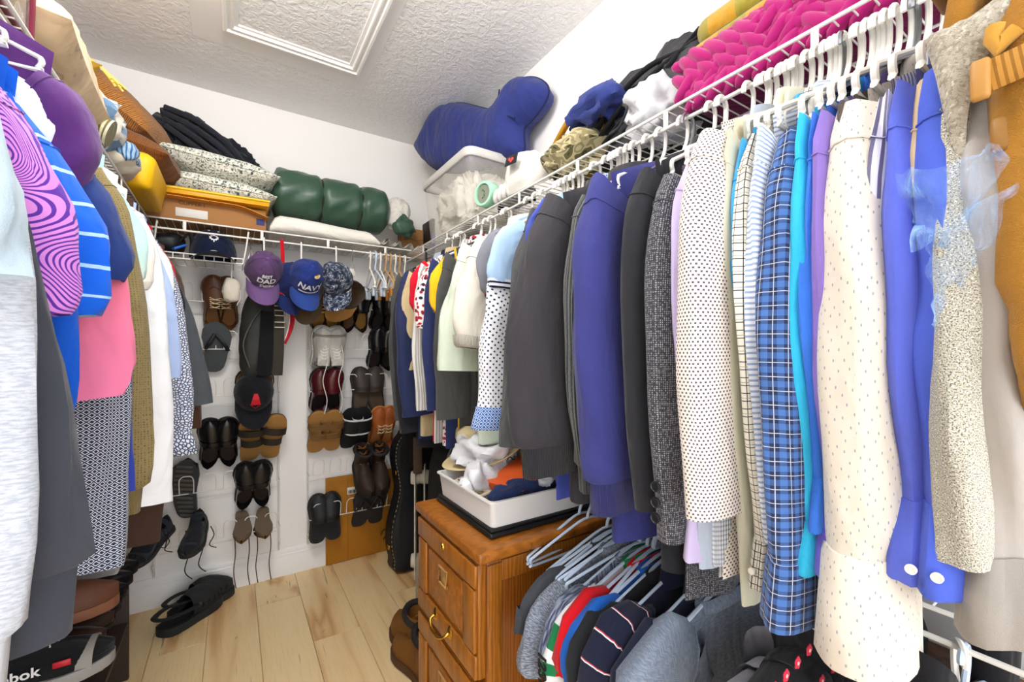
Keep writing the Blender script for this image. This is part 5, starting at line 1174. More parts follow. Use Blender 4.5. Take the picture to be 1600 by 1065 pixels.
RK = [('loafer', 'brown leather loafer with amber insole, first under the navy cap', 'boat', '#4a1f12', 498, 0, '#a5772c', 0), ('loafer', 'brown leather loafer with amber insole, second under the navy cap', 'boat', '#4a1f12', 522, 0, '#a5772c', 1),
      ('slip_on', 'black slip-on with brown insole, half hidden by the olive cap', 'slipon', '#15151a', 546, 0, '#5a3a22', 0), ('slip_on', 'black slip-on with tan insole, left of the top-row penny loafers', 'slipon', '#15151a', 567, 0, '#8f6a30', 1),
      ('penny_loafer', 'glossy black penny loafer on the top row, left of its pair', 'loafer', '#101014', 591, 0, None, 0), ('penny_loafer', 'glossy black penny loafer on the top row, right of its pair', 'loafer', '#101014', 613, 0, None, 1),
      ('running_shoe', 'white and silver running shoe with long white laces, left of its pair', 'sneaker', '#c9c5bc', 500, 1, None, 0), ('running_shoe', 'white and silver running shoe with long white laces, right of its pair', 'sneaker', '#c9c5bc', 526, 1, None, 1),
      ('penny_loafer', 'black penny loafer on the second row, left of its pair', 'loafer', '#121216', 587, 1, None, 0), ('penny_loafer', 'black penny loafer on the second row, right of its pair', 'loafer', '#121216', 608, 1, None, 1),
      ('burgundy_loafer', 'burgundy leather loafer below the running shoes, left of its pair', 'loafer', '#45141a', 497, 2, '#17100e', 0), ('burgundy_loafer', 'burgundy leather loafer below the running shoes, right of its pair', 'loafer', '#4f141c', 523, 2, '#17100e', 1),
      ('suede_clog', 'dark brown suede clog on the third row, left of its pair', 'clog', '#332b26', 562, 2, '#4a3a2a', 0), ('suede_clog', 'dark brown suede clog on the third row, right of its pair', 'clog', '#332b26', 590, 2, '#4a3a2a', 1),
      ('strap_sandal', 'tan two-strap cork sandal on the fourth row, left of its pair', 'sandal', '#7a5730', 495, 3, None, 0), ('strap_sandal', 'tan two-strap cork sandal on the fourth row, right of its pair', 'sandal', '#7a5730', 521, 3, None, 1),
      ('sport_slide', 'black sport slide with white piping, left of its pair', 'slide', '#1b1d22', 546, 3, None, 0), ('sport_slide', 'black sport slide with white piping, right of its pair', 'slide', '#1b1d22', 566, 3, None, 1),
      ('boat_shoe', 'orange-brown leather boat shoe, left of its pair', 'boat', '#a3531f', 589, 3, '#c78748', 0), ('boat_shoe', 'orange-brown leather boat shoe, right of its pair', 'boat', '#a3531f', 607, 3, '#c78748', 1),
      ('slipper', 'black leather slipper on the bottom row over the cardboard edge, left of its pair', 'clog', '#17171a', 496, 5, '#17171a', 0), ('slipper', 'black leather slipper on the bottom row over the cardboard edge, right of its pair', 'clog', '#17171a', 521, 5, '#17171a', 1),
      ('flip_flop', 'dark grey flip-flop on the bottom row, left of its pair', 'flipflop', '#2c2c30', 564, 5, None, 0), ('flip_flop', 'dark grey flip-flop on the bottom row, right of its pair', 'flipflop', '#2c2c30', 590, 5, None, 1),
      ('deck_shoe', 'brown lace-up deck shoe on the top row beside the white pouch, left of its pair', 'boat', '#5a351c', 332, 0, '#7a5026', 0), ('deck_shoe', 'brown lace-up deck shoe on the top row beside the white pouch, right of its pair', 'boat', '#5a351c', 358, 0, '#7a5026', 1),
      ('rubber_sandal', 'grey rubber sandal next to the hanging grey trousers', 'flipflop', '#4b5054', 334, 1, None, 0),
      ('tan_oxford', 'tan lace-up shoe under the black cap, left of its pair', 'oxford', '#6b4a2a', 384, 2, '#8a6238', 0), ('tan_oxford', 'tan lace-up shoe under the black cap, right of its pair', 'oxford', '#6b4a2a', 412, 2, '#8a6238', 1),
      ('dress_shoe', 'glossy black dress shoe beside the cork sandals, left of its pair', 'loafer', '#0e0e11', 326, 3, None, 0), ('dress_shoe', 'glossy black dress shoe beside the cork sandals, right of its pair', 'loafer', '#0e0e11', 357, 3, None, 1),
      ('cork_sandal', 'black two-strap cork sandal beside the dress shoes, left of its pair', 'sandal', '#26221f', 390, 3, None, 0), ('cork_sandal', 'black two-strap cork sandal beside the dress shoes, right of its pair', 'sandal', '#26221f', 422, 3, None, 1),
      ('black_loafer', 'black leather loafer below the cork sandals, left of its pair', 'loafer', '#141417', 381, 4, None, 0), ('black_loafer', 'black leather loafer below the cork sandals, right of its pair', 'loafer', '#141417', 410, 4, None, 1)]
for n, lab, kd, cl, px, row, c2, mi in RK:
    on_rack(n, lab, kd, cl, px, row, c2, bool(mi), (-.05 if mi else .05)+(.16 if 'cork_sandal' in n and mi else 0), dz=-.015 if row else -.02, phi=math.radians(-4) if kd in ('clog',) else None)
# long white laces of the running shoes
for px, nm in ((506, 'left'), (530, 'right')):
    q = P(px, 560, Y=YW-.05); o = thing('shoelace', 'long white shoelace hanging from the '+nm+' running shoe', 'shoelace', (q.x, q.y, ROWS[1]), group='laces of the running shoes')
    mb = MB(); mb.tube(spline([(0, -.06, .02), (.01, -.055, -.06), (-.012, -.05, -.16), (.008, -.045, -.26), (-.005, -.04, -.33)], 8), .0022, 6); obj(mb, 'cord', plain('#e3dfd6', .8), o)
# work boots on row five, hiking shoes and small boots
for px, nm, mi in ((562, 'left', 0), (590, 'right', 1)):
    q = P(px, 700, Y=YW-.03); shoe('work_boot', 'dark brown work boot above the cardboard sheet, %s of its pair' % nm, 'boot', '#33241b', (q.x, YW+.035, ROWS[4]+.035), (-.62, 0, pi+.08*(1-2*mi)), '#1d1815', bool(mi), 'shoes on the wire racks', 'boot', .9)
for px, nm, mi in ((378, 'left', 0), (412, 'right', 1)):
    q = P(px, 815, Y=YW-.03); b = shoe('walking_boot', 'small brown walking boot hanging sole up with long laces, %s of its pair' % nm, 'boot', '#6b4a2c', (q.x, YW+.05, ROWS[5]+.095), (math.radians(200), 0, 0), '#6a5a48', bool(mi), 'shoes on the wire racks', 'boot', .66)
    o = thing('shoelace', 'long brown shoelaces hanging from the %s walking boot' % nm, 'shoelace', (q.x, YW-.05, ROWS[5]), group='laces of the walking boots')
    mb = MB()
    for dx in (-.03, .026): mb.tube(spline([(dx, 0, .02), (dx+.004, .01, -.07), (dx-.003, .02, -.16), (dx+.006, .03, -.245)], 6), .0022, 6)
    obj(mb, 'cord', plain('#4f3722', .8), o)
q = P(290, 780, Y=2.42)
shoe('hiking_shoe', 'grey hiking shoe hanging with its ridged sole outward', 'sneaker', '#23252b', (q.x, 2.47, q.z-.10), (math.radians(82), 0, pi-.15), '#34363a', False, 'hiking shoes at the shoe rack', 'shoe', .95)
q = P(300, 805, Y=2.40)
shoe('hiking_shoe', 'dark grey hiking shoe with loose laces below the upturned one, left of two', 'sneaker', '#23252b', (q.x-.08, 2.46, q.z-.06), (math.radians(-20), .0, pi-.5), '#26282c', False, 'hiking shoes at the shoe rack', 'shoe', .8)
shoe('hiking_shoe', 'dark grey hiking shoe with loose laces below the upturned one, right of two', 'sneaker', '#23252b', (q.x+.035, 2.46, q.z-.055), (math.radians(-20), .0, pi-.2), '#26282c', True, 'hiking shoes at the shoe rack', 'shoe', .8)
o = thing('shoelace', 'black shoelaces dangling from the hiking shoes to the baseboard', 'shoelace', (q.x, 2.36, q.z-.05))
mb = MB()
for x_, l_ in ((-.09, .10), (-.02, .24), (.03, .22), (.07, .12)): mb.tube(spline([(x_, 0, 0), (x_+.012, .02, -l_*.4), (x_-.006, .04, -l_*.8), (x_+.02, .05, -l_)], 6), .0022, 6)
for x_ in (-.08, .02): mb.tube(spline([(x_, -.01, 0), (x_-.03, -.015, -.03), (x_-.01, -.015, -.05), (x_, -.01, 0)], 6), .0022, 6)
obj(mb, 'cord', BLACK, o)
# crocs on the floor
pc = P(255, 975, Z=0)
shoe('rubber_clog', 'black rubber clog on the floor with its heel strap back, nearer the viewer', 'croc', '#26282a', (-.245, 2.25, .002), (0, 0, -.70), None, False, 'black rubber clogs on the floor', 'clog', 1.0, 1.2).scale.z = 1.3
shoe('rubber_clog', 'black rubber clog on the floor against the baseboard', 'croc', '#26282a', (-.235, 2.36, .002), (0, 0, -1.0), None, True, 'black rubber clogs on the floor', 'clog', .95, 1.15).scale.z = 1.3
# work boots on the floor beside the cabinet
shoe('work_boot', 'tan work boot on the floor by the file cabinet, nearer the viewer', 'boot', '#80521f', (.585, 1.36, .006), (0, 0, .12), '#54351c', False, 'tan boots by the cabinet', 'boot', 1.08)
shoe('work_boot', 'tan work boot on the floor by the file cabinet, farther one', 'boot', '#80521f', (.60, 1.50, .006), (0, 0, .02), '#54351c', True, 'tan boots by the cabinet', 'boot', 1.08)
# ---------------------------------------------------------------- low shoe bench under the left clothes
bn_ = thing('shoe_bench', 'dark two-tier shoe bench under the left clothes', 'shoe bench', (-.45, 1.45, 0))
DKW = plain('#3a2f29', .6, .3, bump=.1, bs=60)
for z_, w_ in ((.44, .30), (.20, .30)):
    mb = MB(); mb.rbox((.27, 1.2, .018), (0, 0, z_), .003); obj(mb, 'shelf', DKW, bn_)
for y_ in (-.59, .59):
    mb = MB(); mb.rbox((.27, .018, .45), (0, y_, .225), .003); obj(mb, 'side_panel', DKW, bn_)
ZB_ = .45
LB = [('training_shoe', 'black trainer with a white logo and grey ridged sole, nearest on the bench', 'sneaker', '#17181b', 1.33, '#8d8b88', .03), ('dark_loafer', 'dark brown smooth loafer on the bench beside the trainer', 'slipon', '#3a2c26', 1.42, None, .0), ('dark_loafer', 'dark brown loafer on the bench, third from the near end', 'slipon', '#3a2c26', 1.50, None, .0),
      ('navy_shoe', 'navy shoe on the bench under the brown boot', 'slipon', '#1b2030', 1.58, None, .0), ('black_shoe', 'black shoe on the bench just below the clear box', 'slipon', '#15161b', 1.66, None, .0), ('black_shoe', 'black shoe on the bench, second below the clear box', 'slipon', '#17181d', 1.74, None, .0), ('black_shoe', 'black shoe at the far end of the bench', 'slipon', '#15161a', 1.82, None, .0)]
for n, lab, kd, cl, y_, c2, dx in LB:
    shoe(n, lab, kd, cl, (-.57+dx+.045, y_, ZB_+.016), (0, 0, -pi/2), c2, False, 'shoes on the bench', 'shoe', .93)
tr = [o for o in COL.objects if o.name.startswith('training_shoe')][0]; MW[tr] = Matrix.LocRotScale(tr.location, tr.rotation_euler, Vector((1, 1, 1)))
shoe('brown_boot', 'brown leather boot lying on the dark loafers', 'boot', '#5f3a28', (-.505, 1.45, ZB_+.09), (0, .0, -pi/2), '#7a4d35', False, 'shoes on the bench', 'boot', .92)
cbx = thing('clear_shoe_box', 'clear plastic shoe box with a round red sticker on the bench', 'box', (-.42, 1.70, ZB_+.10), (0, 0, 0))
mb = MB(); mb.rbox((.30, .19, .10), (0, 0, .05), .008); obj(mb, 'box', clear((.62, .64, .68), .45), cbx, 50)
mb = MB(); mb.rbox((.31, .20, .016), (0, 0, .108), .006); obj(mb, 'lid', clear((.7, .72, .75), .5), cbx, 50)
mb = MB(); mb.lathe([(0, .0015), (.027, .0012), (.028, 0)], 24, at=(.151, -.03, .05), rot=(0, pi/2, 0)); st_ = obj(mb, 'sticker', plain('#c01f2e', .4), cbx)
# ---------------------------------------------------------------- small basket shelf with caps under the back shelf
bs_ = thing('basket_shelf', 'small white wire basket shelf hung under the back shelf', 'shelf', (-.11, 2.34, 1.56))
mb = MB(); x0, x1, y0, y1, z0 = -.28, .035, 2.245, 2.43, 1.56
for z_ in (z0, z0+.022): mb.tube([(x0, y0, z_), (x1, y0, z_), (x1, y1, z_), (x0, y1, z_)], .0028, 7, True)
obj(mb, 'rim', WIRE, bs_, world=True)
mb = MB()
for x in np.linspace(x0, x1, 10): mb.tube([(x, y0, z0+.022), (x, y0, z0), (x, y1, z0)], .002, 6)
obj(mb, 'wires', WIRE, bs_, world=True)
for x in (x0, x1):
    mb = MB(); mb.tube(spline([(x, y0+.005, z0), (x+.01, y0, z0+.06), (x+.02, YBS-.004, ZRL+.02), (x+.02, YBS+.01, ZRL+.022)], 5), .0036, 7); obj(mb, 'hook', WIRE, bs_, world=True)
def text_mesh(body, name, mat, parent, fn, size, bold=.0, local=True):
    """flat print following a surface: fn(tx, ty) -> point in the parent's space"""
    cu_ = bpy.data.curves.new(name, 'FONT'); cu_.body = body; cu_.size = size; cu_.offset = bold; cu_.align_x = 'CENTER'; cu_.align_y = 'CENTER'; cu_.resolution_u = 3
    o_ = bpy.data.objects.new(name, cu_); COL.objects.link(o_); bpy.context.view_layer.update()
    me = bpy.data.meshes.new_from_object(o_.evaluated_get(bpy.context.evaluated_depsgraph_get())); bpy.data.objects.remove(o_); bpy.data.curves.remove(cu_)
    for v in me.vertices: v.co = fn(v.co.x, v.co.y)
    me.materials.clear(); me.materials.append(mat)
    o2 = bpy.data.objects.new(name, me); COL.objects.link(o2); o2.parent = parent; return o2
text_mesh('Reebok', 'lettering', plain('#e8e8e8', .6), tr, lambda tx, ty: Vector((c_at(.45)+.0475+.002, .125+tx, .054+ty)), .030, .0007)
mb = MB(); mb.rbox((.003, .03, .014), (c_at(.75)+.047, .205, .054), .001, seg=1); obj(mb, 'red_tab', plain('#b8202c', .5), tr)
def on_cap(r=.071, h=.11, b0=.55, k=1.012):
    def fn(tx, ty):
        a_ = pi/2+tx/(r*1.02); b_ = max(.02, b0+ty/(h*1.0)); c_ = math.cos(b_)**.75
        return Vector((r*math.cos(a_)*c_*k, r*1.12*math.sin(a_)*c_*k, h*math.sin(b_)*k))
    return fn
def cap(name, label, mat, loc, rot, brimmat=None, crush=.0, seed=0, droop=.022, r=.071, h=.11):
    o_ = thing('baseball_hat', label, 'cap', loc, rot, 'caps at the back wall')
    mb = MB(); capshape(mb, r, h, 36, 16, crush=crush, seed=seed); obj(mb, 'crown', mat, o_, 75)
    mb = MB(); brimshape(mb, r, .088, droop=droop, n=22, m=8, th=.004); obj(mb, 'brim', brimmat or mat, o_, 75)
    mb = MB(); mb.lathe([(0, h+.004), (.006, h+.003), (.008, h-.001)], 12); obj(mb, 'top_button', brimmat or mat, o_)
    mb = MB()
    for a_ in (0, pi/3, 2*pi/3): mb.tube([(r*1.004*math.cos(a_)*math.cos(b_)**.75*sg, r*1.124*math.sin(a_)*math.cos(b_)**.75*sg, h*1.003*math.sin(b_)) for sg, bs in ((1, np.linspace(.1, 1.45, 9)), (-1, np.linspace(1.45, .1, 9))) for b_ in bs], .0011, 5)
    obj(mb, 'panel_seam', mat, o_); return o_
def hung(tilt, yaw=0.0):
    """brim down, top of the crown to the viewer"""
    s_, c_ = math.sin(tilt), math.cos(tilt); M = Matrix((( -1, 0, 0), (0, -s_, -c_), (0, -c_, s_))).transposed()
    return (Matrix.Rotation(yaw, 3, 'Z') @ M).to_euler()
def clip(x, label, col='white', z=None):
    o_ = thing('clip_hook', label, 'hook', (x, YBS, ZRL), group='clip hooks on the back rail'); mb = MB(); mb.tube(spline([(0, .012, -.006), (0, .008, .008), (0, -.002, .009), (0, -.009, 0), (0, -.01, -.05), (0, -.012, -.085)], 4), .004, 7); obj(mb, 'hook', WHITE_PLASTIC, o_); mb = MB(); mb.rbox((.022, .01, .04), (0, -.012, -.1), .003); obj(mb, 'clip', WHITE_PLASTIC, o_)
WHT = plain('#ecebe8', .7)
xx = P(413, 430, Y=2.2).x
clip(xx, 'white clip hook holding the purple cap'); c1 = cap('cap', 'faded purple cap lettered BEST DAD EVER hanging on the back rail', fabric('#5b4168'), (xx-.004, 2.205, 1.525), hung(.42, .12), crush=.006, seed=1, droop=.03, brimmat=fabric('#6f5182'))
text_mesh('BEST', 'lettering', WHT, c1, on_cap(b0=.66, k=1.06), .022, .0006); text_mesh('DAD', 'lettering', WHT, c1, on_cap(b0=.42, k=1.07), .036, .0012); text_mesh('EVER', 'lettering', WHT, c1, on_cap(b0=.17, k=1.07), .020, .0006)
xx = P(472, 440, Y=2.2).x
clip(xx, 'white clip hook holding the navy lettered cap'); c2_ = cap('cap', 'navy blue cap lettered NAVY hanging on the back rail', fabric('#24357a'), (xx+.012, 2.195, 1.51), hung(.40, .18), crush=.005, seed=2, droop=.028, brimmat=fabric('#2b458c'))
text_mesh('NAVY', 'lettering', WHT, c2_, on_cap(b0=.42, k=1.07), .042, .0012); 
mb = MB(); mb.grid(np.array([[tuple(on_cap(b0=.16, k=1.07)(tx, ty)) for tx in np.linspace(-.045, .045, 10)] for ty in (-.004, .004)]), False); obj(mb, 'underline', WHT, c2_)
mb = MB(); mb.grid(np.array([[tuple(on_cap(b0=1.05, k=1.07)(.02+.024*rr*math.cos(q)+.01, .012*rr*math.sin(q))) for q in np.linspace(0, 2*pi, 17)] for rr in (0.02, .6, 1)]), False); obj(mb, 'round_patch', fabric('#d8c28a', 'floral', '#e0d8c8', '#8f7a3c'), c2_)
cap('cap', 'navy cap with a white mark, hanging behind the lettered navy cap', fabric('#1e2a5c'), (xx-.055, 2.262, 1.50), hung(.3, .5), crush=.004, seed=3)
cap('cap', 'olive brown cap hanging below and behind the navy caps', fabric('#5c4a36'), (xx+.035, 2.30, 1.46), hung(.3, -.3), crush=.006, seed=4)
xx = P(527, 430, Y=2.2).x
clip(xx, 'white clip hook holding the digital camouflage cap'); cap('cap', 'dark digital camouflage cap hanging on the back rail', fabric('#23283a', 'digicamo', '#4b5468', '#9ea6b4', 1.0), (xx, 2.20, 1.51), hung(.45, -.45), crush=.006, seed=5, droop=.03)
cap('cap', 'brown and tan cap hanging open side out beside the camouflage cap', fabric('#5a4630'), (xx+.075, 2.27, 1.455), (-1.0, .5, .4), brimmat=fabric('#a67840'), crush=.004, seed=6)
# cap with a leaf emblem on the basket shelf, goggles beside it
c3 = cap('cap', 'dark navy cap with a white maple leaf emblem on the small basket shelf', fabric('#141c36'), (-.075, 2.335, 1.588), (0, 0, pi+.05), crush=.002, seed=7, brimmat=fabric('#161b2e'), r=.088, h=.125)
leaf = [(0, 1), (.12, .66), (.3, .78), (.26, .42), (.6, .62), (.62, .36), (.95, .3), (.72, .02), (.82, -.16), (.42, -.34), (.48, -.5), (.1, -.44), (.08, -.8), (-.08, -.8), (-.1, -.44), (-.48, -.5), (-.42, -.34), (-.82, -.16), (-.72, .02), (-.95, .3), (-.62, .36), (-.6, .62), (-.26, .42), (-.3, .78), (-.12, .66)]
fnc = on_cap(.088, .125, .62, 1.02); mb = MB(); A = [[tuple(fnc(.024*k*x, .026*k*y)) for x, y in leaf] for k in (1, .5, .05)]; mb.grid(np.array(A), True); obj(mb, 'leaf_emblem', WHT, c3, False)
fnc = on_cap(.088, .125, .62, 1.03); mb = MB(); A = [[tuple(fnc(.013*k*x, .014*k*y)) for x, y in leaf] for k in (1, .5, .05)]; mb.grid(np.array(A), True); obj(mb, 'leaf_centre', fabric('#23305a'), c3, False)
fnc = on_cap(.088, .125, .64, 1.034)
mb = MB(); mb.grid(np.array([[tuple(on_cap(.088, .125, .03, 1.04)(.016*rr*math.cos(q), .005*rr*math.sin(q)+.008)) for q in np.linspace(0, 2*pi, 17)] for rr in (.3, 1)]), False); obj(mb, 'size_sticker', plain('#cfcfd0', .5), c3)
for sg in (-1, 1):
    mb = MB(); mb.lathe([(0, .002), (.004, .0015), (.005, 0)], 10, at=tuple(on_cap(.088, .125, 1.05, 1.01)(.03*sg, 0)), rot=(-.5, 0, 0)); obj(mb, 'eyelet', WHT, c3)
gg = thing('goggles', 'black goggles with a strap on the small basket shelf', 'goggles', (-.235, 2.33, 1.588))
mb = MB(); blob(mb, (.06, .05, .045), .006, 20, 3, (0, 0, .046), n=28, m=18); obj(mb, 'frame', BLACK, gg, 75)
mb = MB(); mb.tube(spline([(.045, -.04, .05), (.075, -.05, .085), (.085, -.03, .06), (.08, -.01, .02)], 6), .008, 8, flat=.4); obj(mb, 'strap', plain('#222326', .6), gg)
mb = MB(); mb.rbox((.05, .03, .01), (.045, -.075, .02), .004, rot=(0, -.5, .4)); obj(mb, 'blue_tab', plain('#1c5fc4', .4), gg)
# ---------------------------------------------------------------- backpack, pouch and lower cap on the first rack
bp = thing('backpack', 'black and dark olive backpack with red piping hanging on the back wall', 'backpack', (.112, 2.36, 1.04))
mb = MB(); A = []
for i, q in enumerate(np.linspace(0, 1, 26)):
    w_ = .098*(math.sin(pi*min(1, q*1.02+.03))**.33)*(1-.12*q); d_ = .062*(math.sin(pi*(q*.96+.02))**.5)
    A.append([(.012*math.sin(3*q)+w_*math.copysign(abs(math.cos(a_))**.75, math.cos(a_))-.02*(1-q), d_*math.copysign(abs(math.sin(a_))**.8, math.sin(a_)), .46*q) for a_ in np.linspace(0, 2*pi, 33)[:-1]])
mb.grid(np.array(A), True, True, True); mb.wob(.004, 26, 3); obj(mb, 'body', plain('#2b2c28', .5, .35, bump=.2, bs=50), bp, 75)
mb = MB(); mb.rbox((.06, .014, .30), (.015, -.066, .17), .006, rot=(.04, .06, 0), seg=3); obj(mb, 'mesh_pocket', fabric('#141416', 'dots', '#2c2c30', k=.5), bp, 60)
mb = MB(); mb.tube(spline([(-.05, -.066, .06), (-.075, -.068, .16), (-.045, -.068, .26), (-.005, -.062, .33)], 8), .0035, 6); obj(mb, 'zip', plain('#45463f', .5), bp)
mb = MB(); A = [[(.055+dx+.012*math.sin(2.2*q+.4), -.076-.004*abs(dx)*0, .02+.36*q) for dx in (-.02, .02)] for q in np.linspace(0, 1, 14)]
A1 = np.array(A); mb.grid(A1, False); A2 = A1.copy(); A2[..., 1] += .006; mb.grid(A2[::-1], False); mb.tube([tuple(p_) for p_ in A1[:, 0]], .002, 5); mb.tube([tuple(p_) for p_ in A1[:, 1]], .002, 5); so_ = obj(mb, 'shoulder_strap', fabric('#3b3830'), bp, 60)
for z_ in (.345, .30, .245):
    mb = MB(); mb.tube([(.048, -.086, z_), (.092, -.086, z_), (.092, -.086, z_+.024), (.048, -.086, z_+.024)], .0034, 6, True); obj(mb, 'buckle', plain('#b9b094', .4), so_)
mb = MB(); A = np.array([[(.088+.026*math.sin(pi*q)+w_, -.05+.03*0, .17+.25*q) for w_ in (0, .012*math.sin(pi*q)+.004)] for q in np.linspace(0, 1, 14)]); mb.grid(A, False); B = A.copy(); B[..., 1] += .02; mb.grid(B[::-1], False); mb.tube([tuple(p_) for p_ in A[:, 1]], .007, 6); obj(mb, 'red_panel', fabric('#c01827'), bp, 60, label='red side panel')
mb = MB(); mb.tube([tuple(p_) for p_ in A[:, 0]], .0025, 6); obj(mb, 'piping', plain('#e4e0d8', .6), bp)
mb = MB(); mb.tube(spline([(-.02, 0, .45), (0, -.02, .52), (.0, -.07, .60), (.0, -.11, ZRL-1.05+.006)], 6), .006, 7, flat=.5); obj(mb, 'top_loop', fabric('#2a2a28'), bp)
rs = thing('lanyard', 'red lanyard hanging beside the purple cap', 'lanyard', (P(440, 430, Y=2.23).x, 2.225, ZRL))
mb = MB(); mb.tube(spline([(0, .01, .006), (0, -.01, 0), (.004, -.006, -.1), (.0, 0, -.24)], 6), .008, 8, flat=.35); obj(mb, 'ribbon', fabric('#c01422'), rs)
pq = P(362, 448, Y=2.37)
o = thing('drawstring_pouch', 'small cream drawstring pouch hanging in front of the deck shoes', 'pouch', (pq.x, 2.33, pq.z))
mb = MB(); blob(mb, (.038, .022, .058), .004, 26, 4, (0, 0, -.02), n=26, m=20, e=.8); obj(mb, 'bag', fabric('#e4d9c8'), o, 75)
mb = MB(); mb.tube([(0, 0, .03), (0, -.005, .12), (.0, -.05, 1.578-pq.z)], .003, 6); mb.tube(spline([(.02, -.01, .02), (.035, -.015, -.04), (.02, -.015, -.09)], 5), .002, 5); obj(mb, 'cord', WHITE_PLASTIC, o)
pq = P(397, 612, Y=2.36)
c4_ = cap('cap', 'black cap with a red diamond emblem hung below the backpack', fabric('#17181c'), (pq.x, 2.37, pq.z-.0), hung(.25, .05), seed=8, brimmat=fabric('#1c1d22'), r=.082, h=.09)
dm = [(0, 1), (1, 0), (0, -1), (-1, 0)]
fnc = on_cap(.082, .09, .75, 1.03); mb = MB(); mb.grid(np.array([[tuple(fnc(.03*k*x, .028*k*y)) for x, y in dm] for k in (1, .62)]), True); obj(mb, 'diamond_emblem', plain('#c4142a', .6), c4_, False)
mb = MB(); mb.grid(np.array([[tuple(on_cap(.082, .09, 1.12, 1.04)(x, y)) for x in np.linspace(-.026, .026, 5)] for y in (-.03, 0, .025)]), False); obj(mb, 'red_flash', plain('#c4142a', .6), c4_, False)
kc = P(392, 395, Y=2.23)
# keys on small chains at the back rail
for i, (px, lab) in enumerate(((392, 'small metal clip with beads on the back rail beside the basket shelf'), (550, 'thin wire trouser clip hanging on the back rail beside the camouflage cap'))):
    x_ = P(px, 400, Y=YBS).x; o = thing('metal_clip', lab, 'clip', (x_, YBS, ZRL)); mb = MB(); mb.tube(spline([(0, .006, .0), (0, 0, .008), (0, -.007, 0), (0, -.006, -.05)], 4), .0018, 6); mb.tube([(-.012, -.006, -.10), (0, -.006, -.05), (.012, -.006, -.10)], .002, 6, True); obj(mb, 'wire', STEEL, o); mb = MB(); blob(mb, (.014, .008, .022), .004, 60, i, (0, -.006, -.11), n=14, m=10); obj(mb, 'beads', plain('#d9d4c6', .4), o)
# clip hangers crowded on the back rail
for i, px in enumerate((578, 586, 594, 602, 610, 617, 624, 632)):
    x_ = P(px, 400, Y=YBS).x; kd = ('white', 'blue', 'white', 'tan', 'tan', 'white', 'tan', 'white')[i]
    h_ = hanger((x_, YBS, ZRL), 'clip hanger at the corner end of the back rail, %s from the cap' % ('first', 'second', 'third', 'fourth', 'fifth', 'sixth', 'seventh', 'eighth')[i], kd, pi/2+RNG.uniform(-.1, .1), 0, 'clip hangers on the back rail', sc=.62)
    for sg in (-1, 1):
        mb = MB(); mb.rbox((.024, .014, .05), (.085*sg, 0, -.205), .004); obj(mb, 'clip', plain('#c9832a', .35) if i in (3, 4, 6) else plain('#b9c2cc', .3), h_)
# ---------------------------------------------------------------- cardboard sheet, guitar case, radiator
a0, a1 = P(508, 800, Y=YB-.01).x, P(612, 800, Y=YB-.01).x+.02
o = thing('cardboard_sheet', 'brown cardboard sheet leaning on the back wall behind the shoe rack', 'cardboard', ((a0+a1)/2, YB-.028, .003), (-.012, 0, 0))
KR = plain('#b0741f', .7, .25, bump=.08, bs=90, var=.25)
mb = MB(); mb.rbox((a1-a0, .006, .475), (0, 0, .2375), .002); obj(mb, 'sheet', KR, o)
for x_ in (-.08, .10): 
    mb = MB(); mb.tube([(x_, -.0035, .005), (x_, -.0035, .47)], .0012, 5); obj(mb, 'crease', plain('#8a5614', .7), o)
mb = MB(); mb.rbox((.065, .001, .04), (-.05, -.0042, .385), .0004, seg=1); lb_ = obj(mb, 'paper_label', plain('#dcd6c8', .7), o)
mb = MB()
for k in range(9): mb.rbox((.002+.002*(k % 3), .0004, .018), (-.075+.0062*k, -.005, .38), .0001, seg=1)
obj(mb, 'bar_code', plain('#2a2724', .7), lb_)
mb = MB(); mb.tube(spline([(.105, -.004, .10), (.118, -.004, .125), (.138, -.004, .12), (.135, -.004, .095), (.118, -.004, .07)], 5), .0065, 6, flat=.3); obj(mb, 'printed_mark', plain('#20160c', .7), o)
gc = thing('guitar_case', 'black hard guitar case with a pale stitched edge standing in the corner', 'guitar case', (.885, 2.27, .012), (-.10, 0, .06))
def gout(n=60):
    pr = [(0, .15), (.06, .178), (.14, .19), (.24, .18), (.34, .150), (.42, .132), (.50, .140), (.58, .150), (.66, .135), (.72, .09), (.78, .062), (.95, .058), (1.05, .062), (1.08, .045)]
    L3 = [(0, 0)]
    right = [(w_, z_) for z_, w_ in pr]; left = [(-w_, z_) for z_, w_ in pr[::-1]]
    return [(p_.x, p_.y) for p_ in spline([(x, z, 0) for x, z in right+left], 4, True)]
go = gout(); Mg = basis(Vector((1, 0, 0)), Vector((0, 0, 1)), Vector((0, -1, 0)), (0, 0, .0))
A = []
for k, z_ in ((.93, -.066), (1, -.056), (1, .056), (.93, .066)): A.append([tuple(Mg @ Vector((x*k, .52+(y-.52)*(.985+.015*k if k < 1 else 1), z_))) for x, y in go])
mb = MB(); mb.grid(np.array(A), True, True, True); obj(mb, 'shell', plain('#15161a', .55, .4, bump=.2, bs=150), gc, 40)
mb = MB(); mb.tube([tuple(Mg @ Vector((x*1.004, y, .030))) for x, y in go], .0035, 6, True); obj(mb, 'binding', plain('#0b0b0d', .5), gc)
mb = MB(); n_ = len(go)
for i in range(0, n_, 1):
    x, y = go[i]; x2, y2 = go[(i+1) % n_]; mb.tube([tuple(Mg @ Vector((x*1.004+(x2-x)*.1, y+(y2-y)*.1, .042))), tuple(Mg @ Vector((x*1.004+(x2-x)*.55, y+(y2-y)*.55, .042)))], .0016, 5)
obj(mb, 'stitching', plain('#c9b48f', .6), gc)['kind'] = 'stuff'
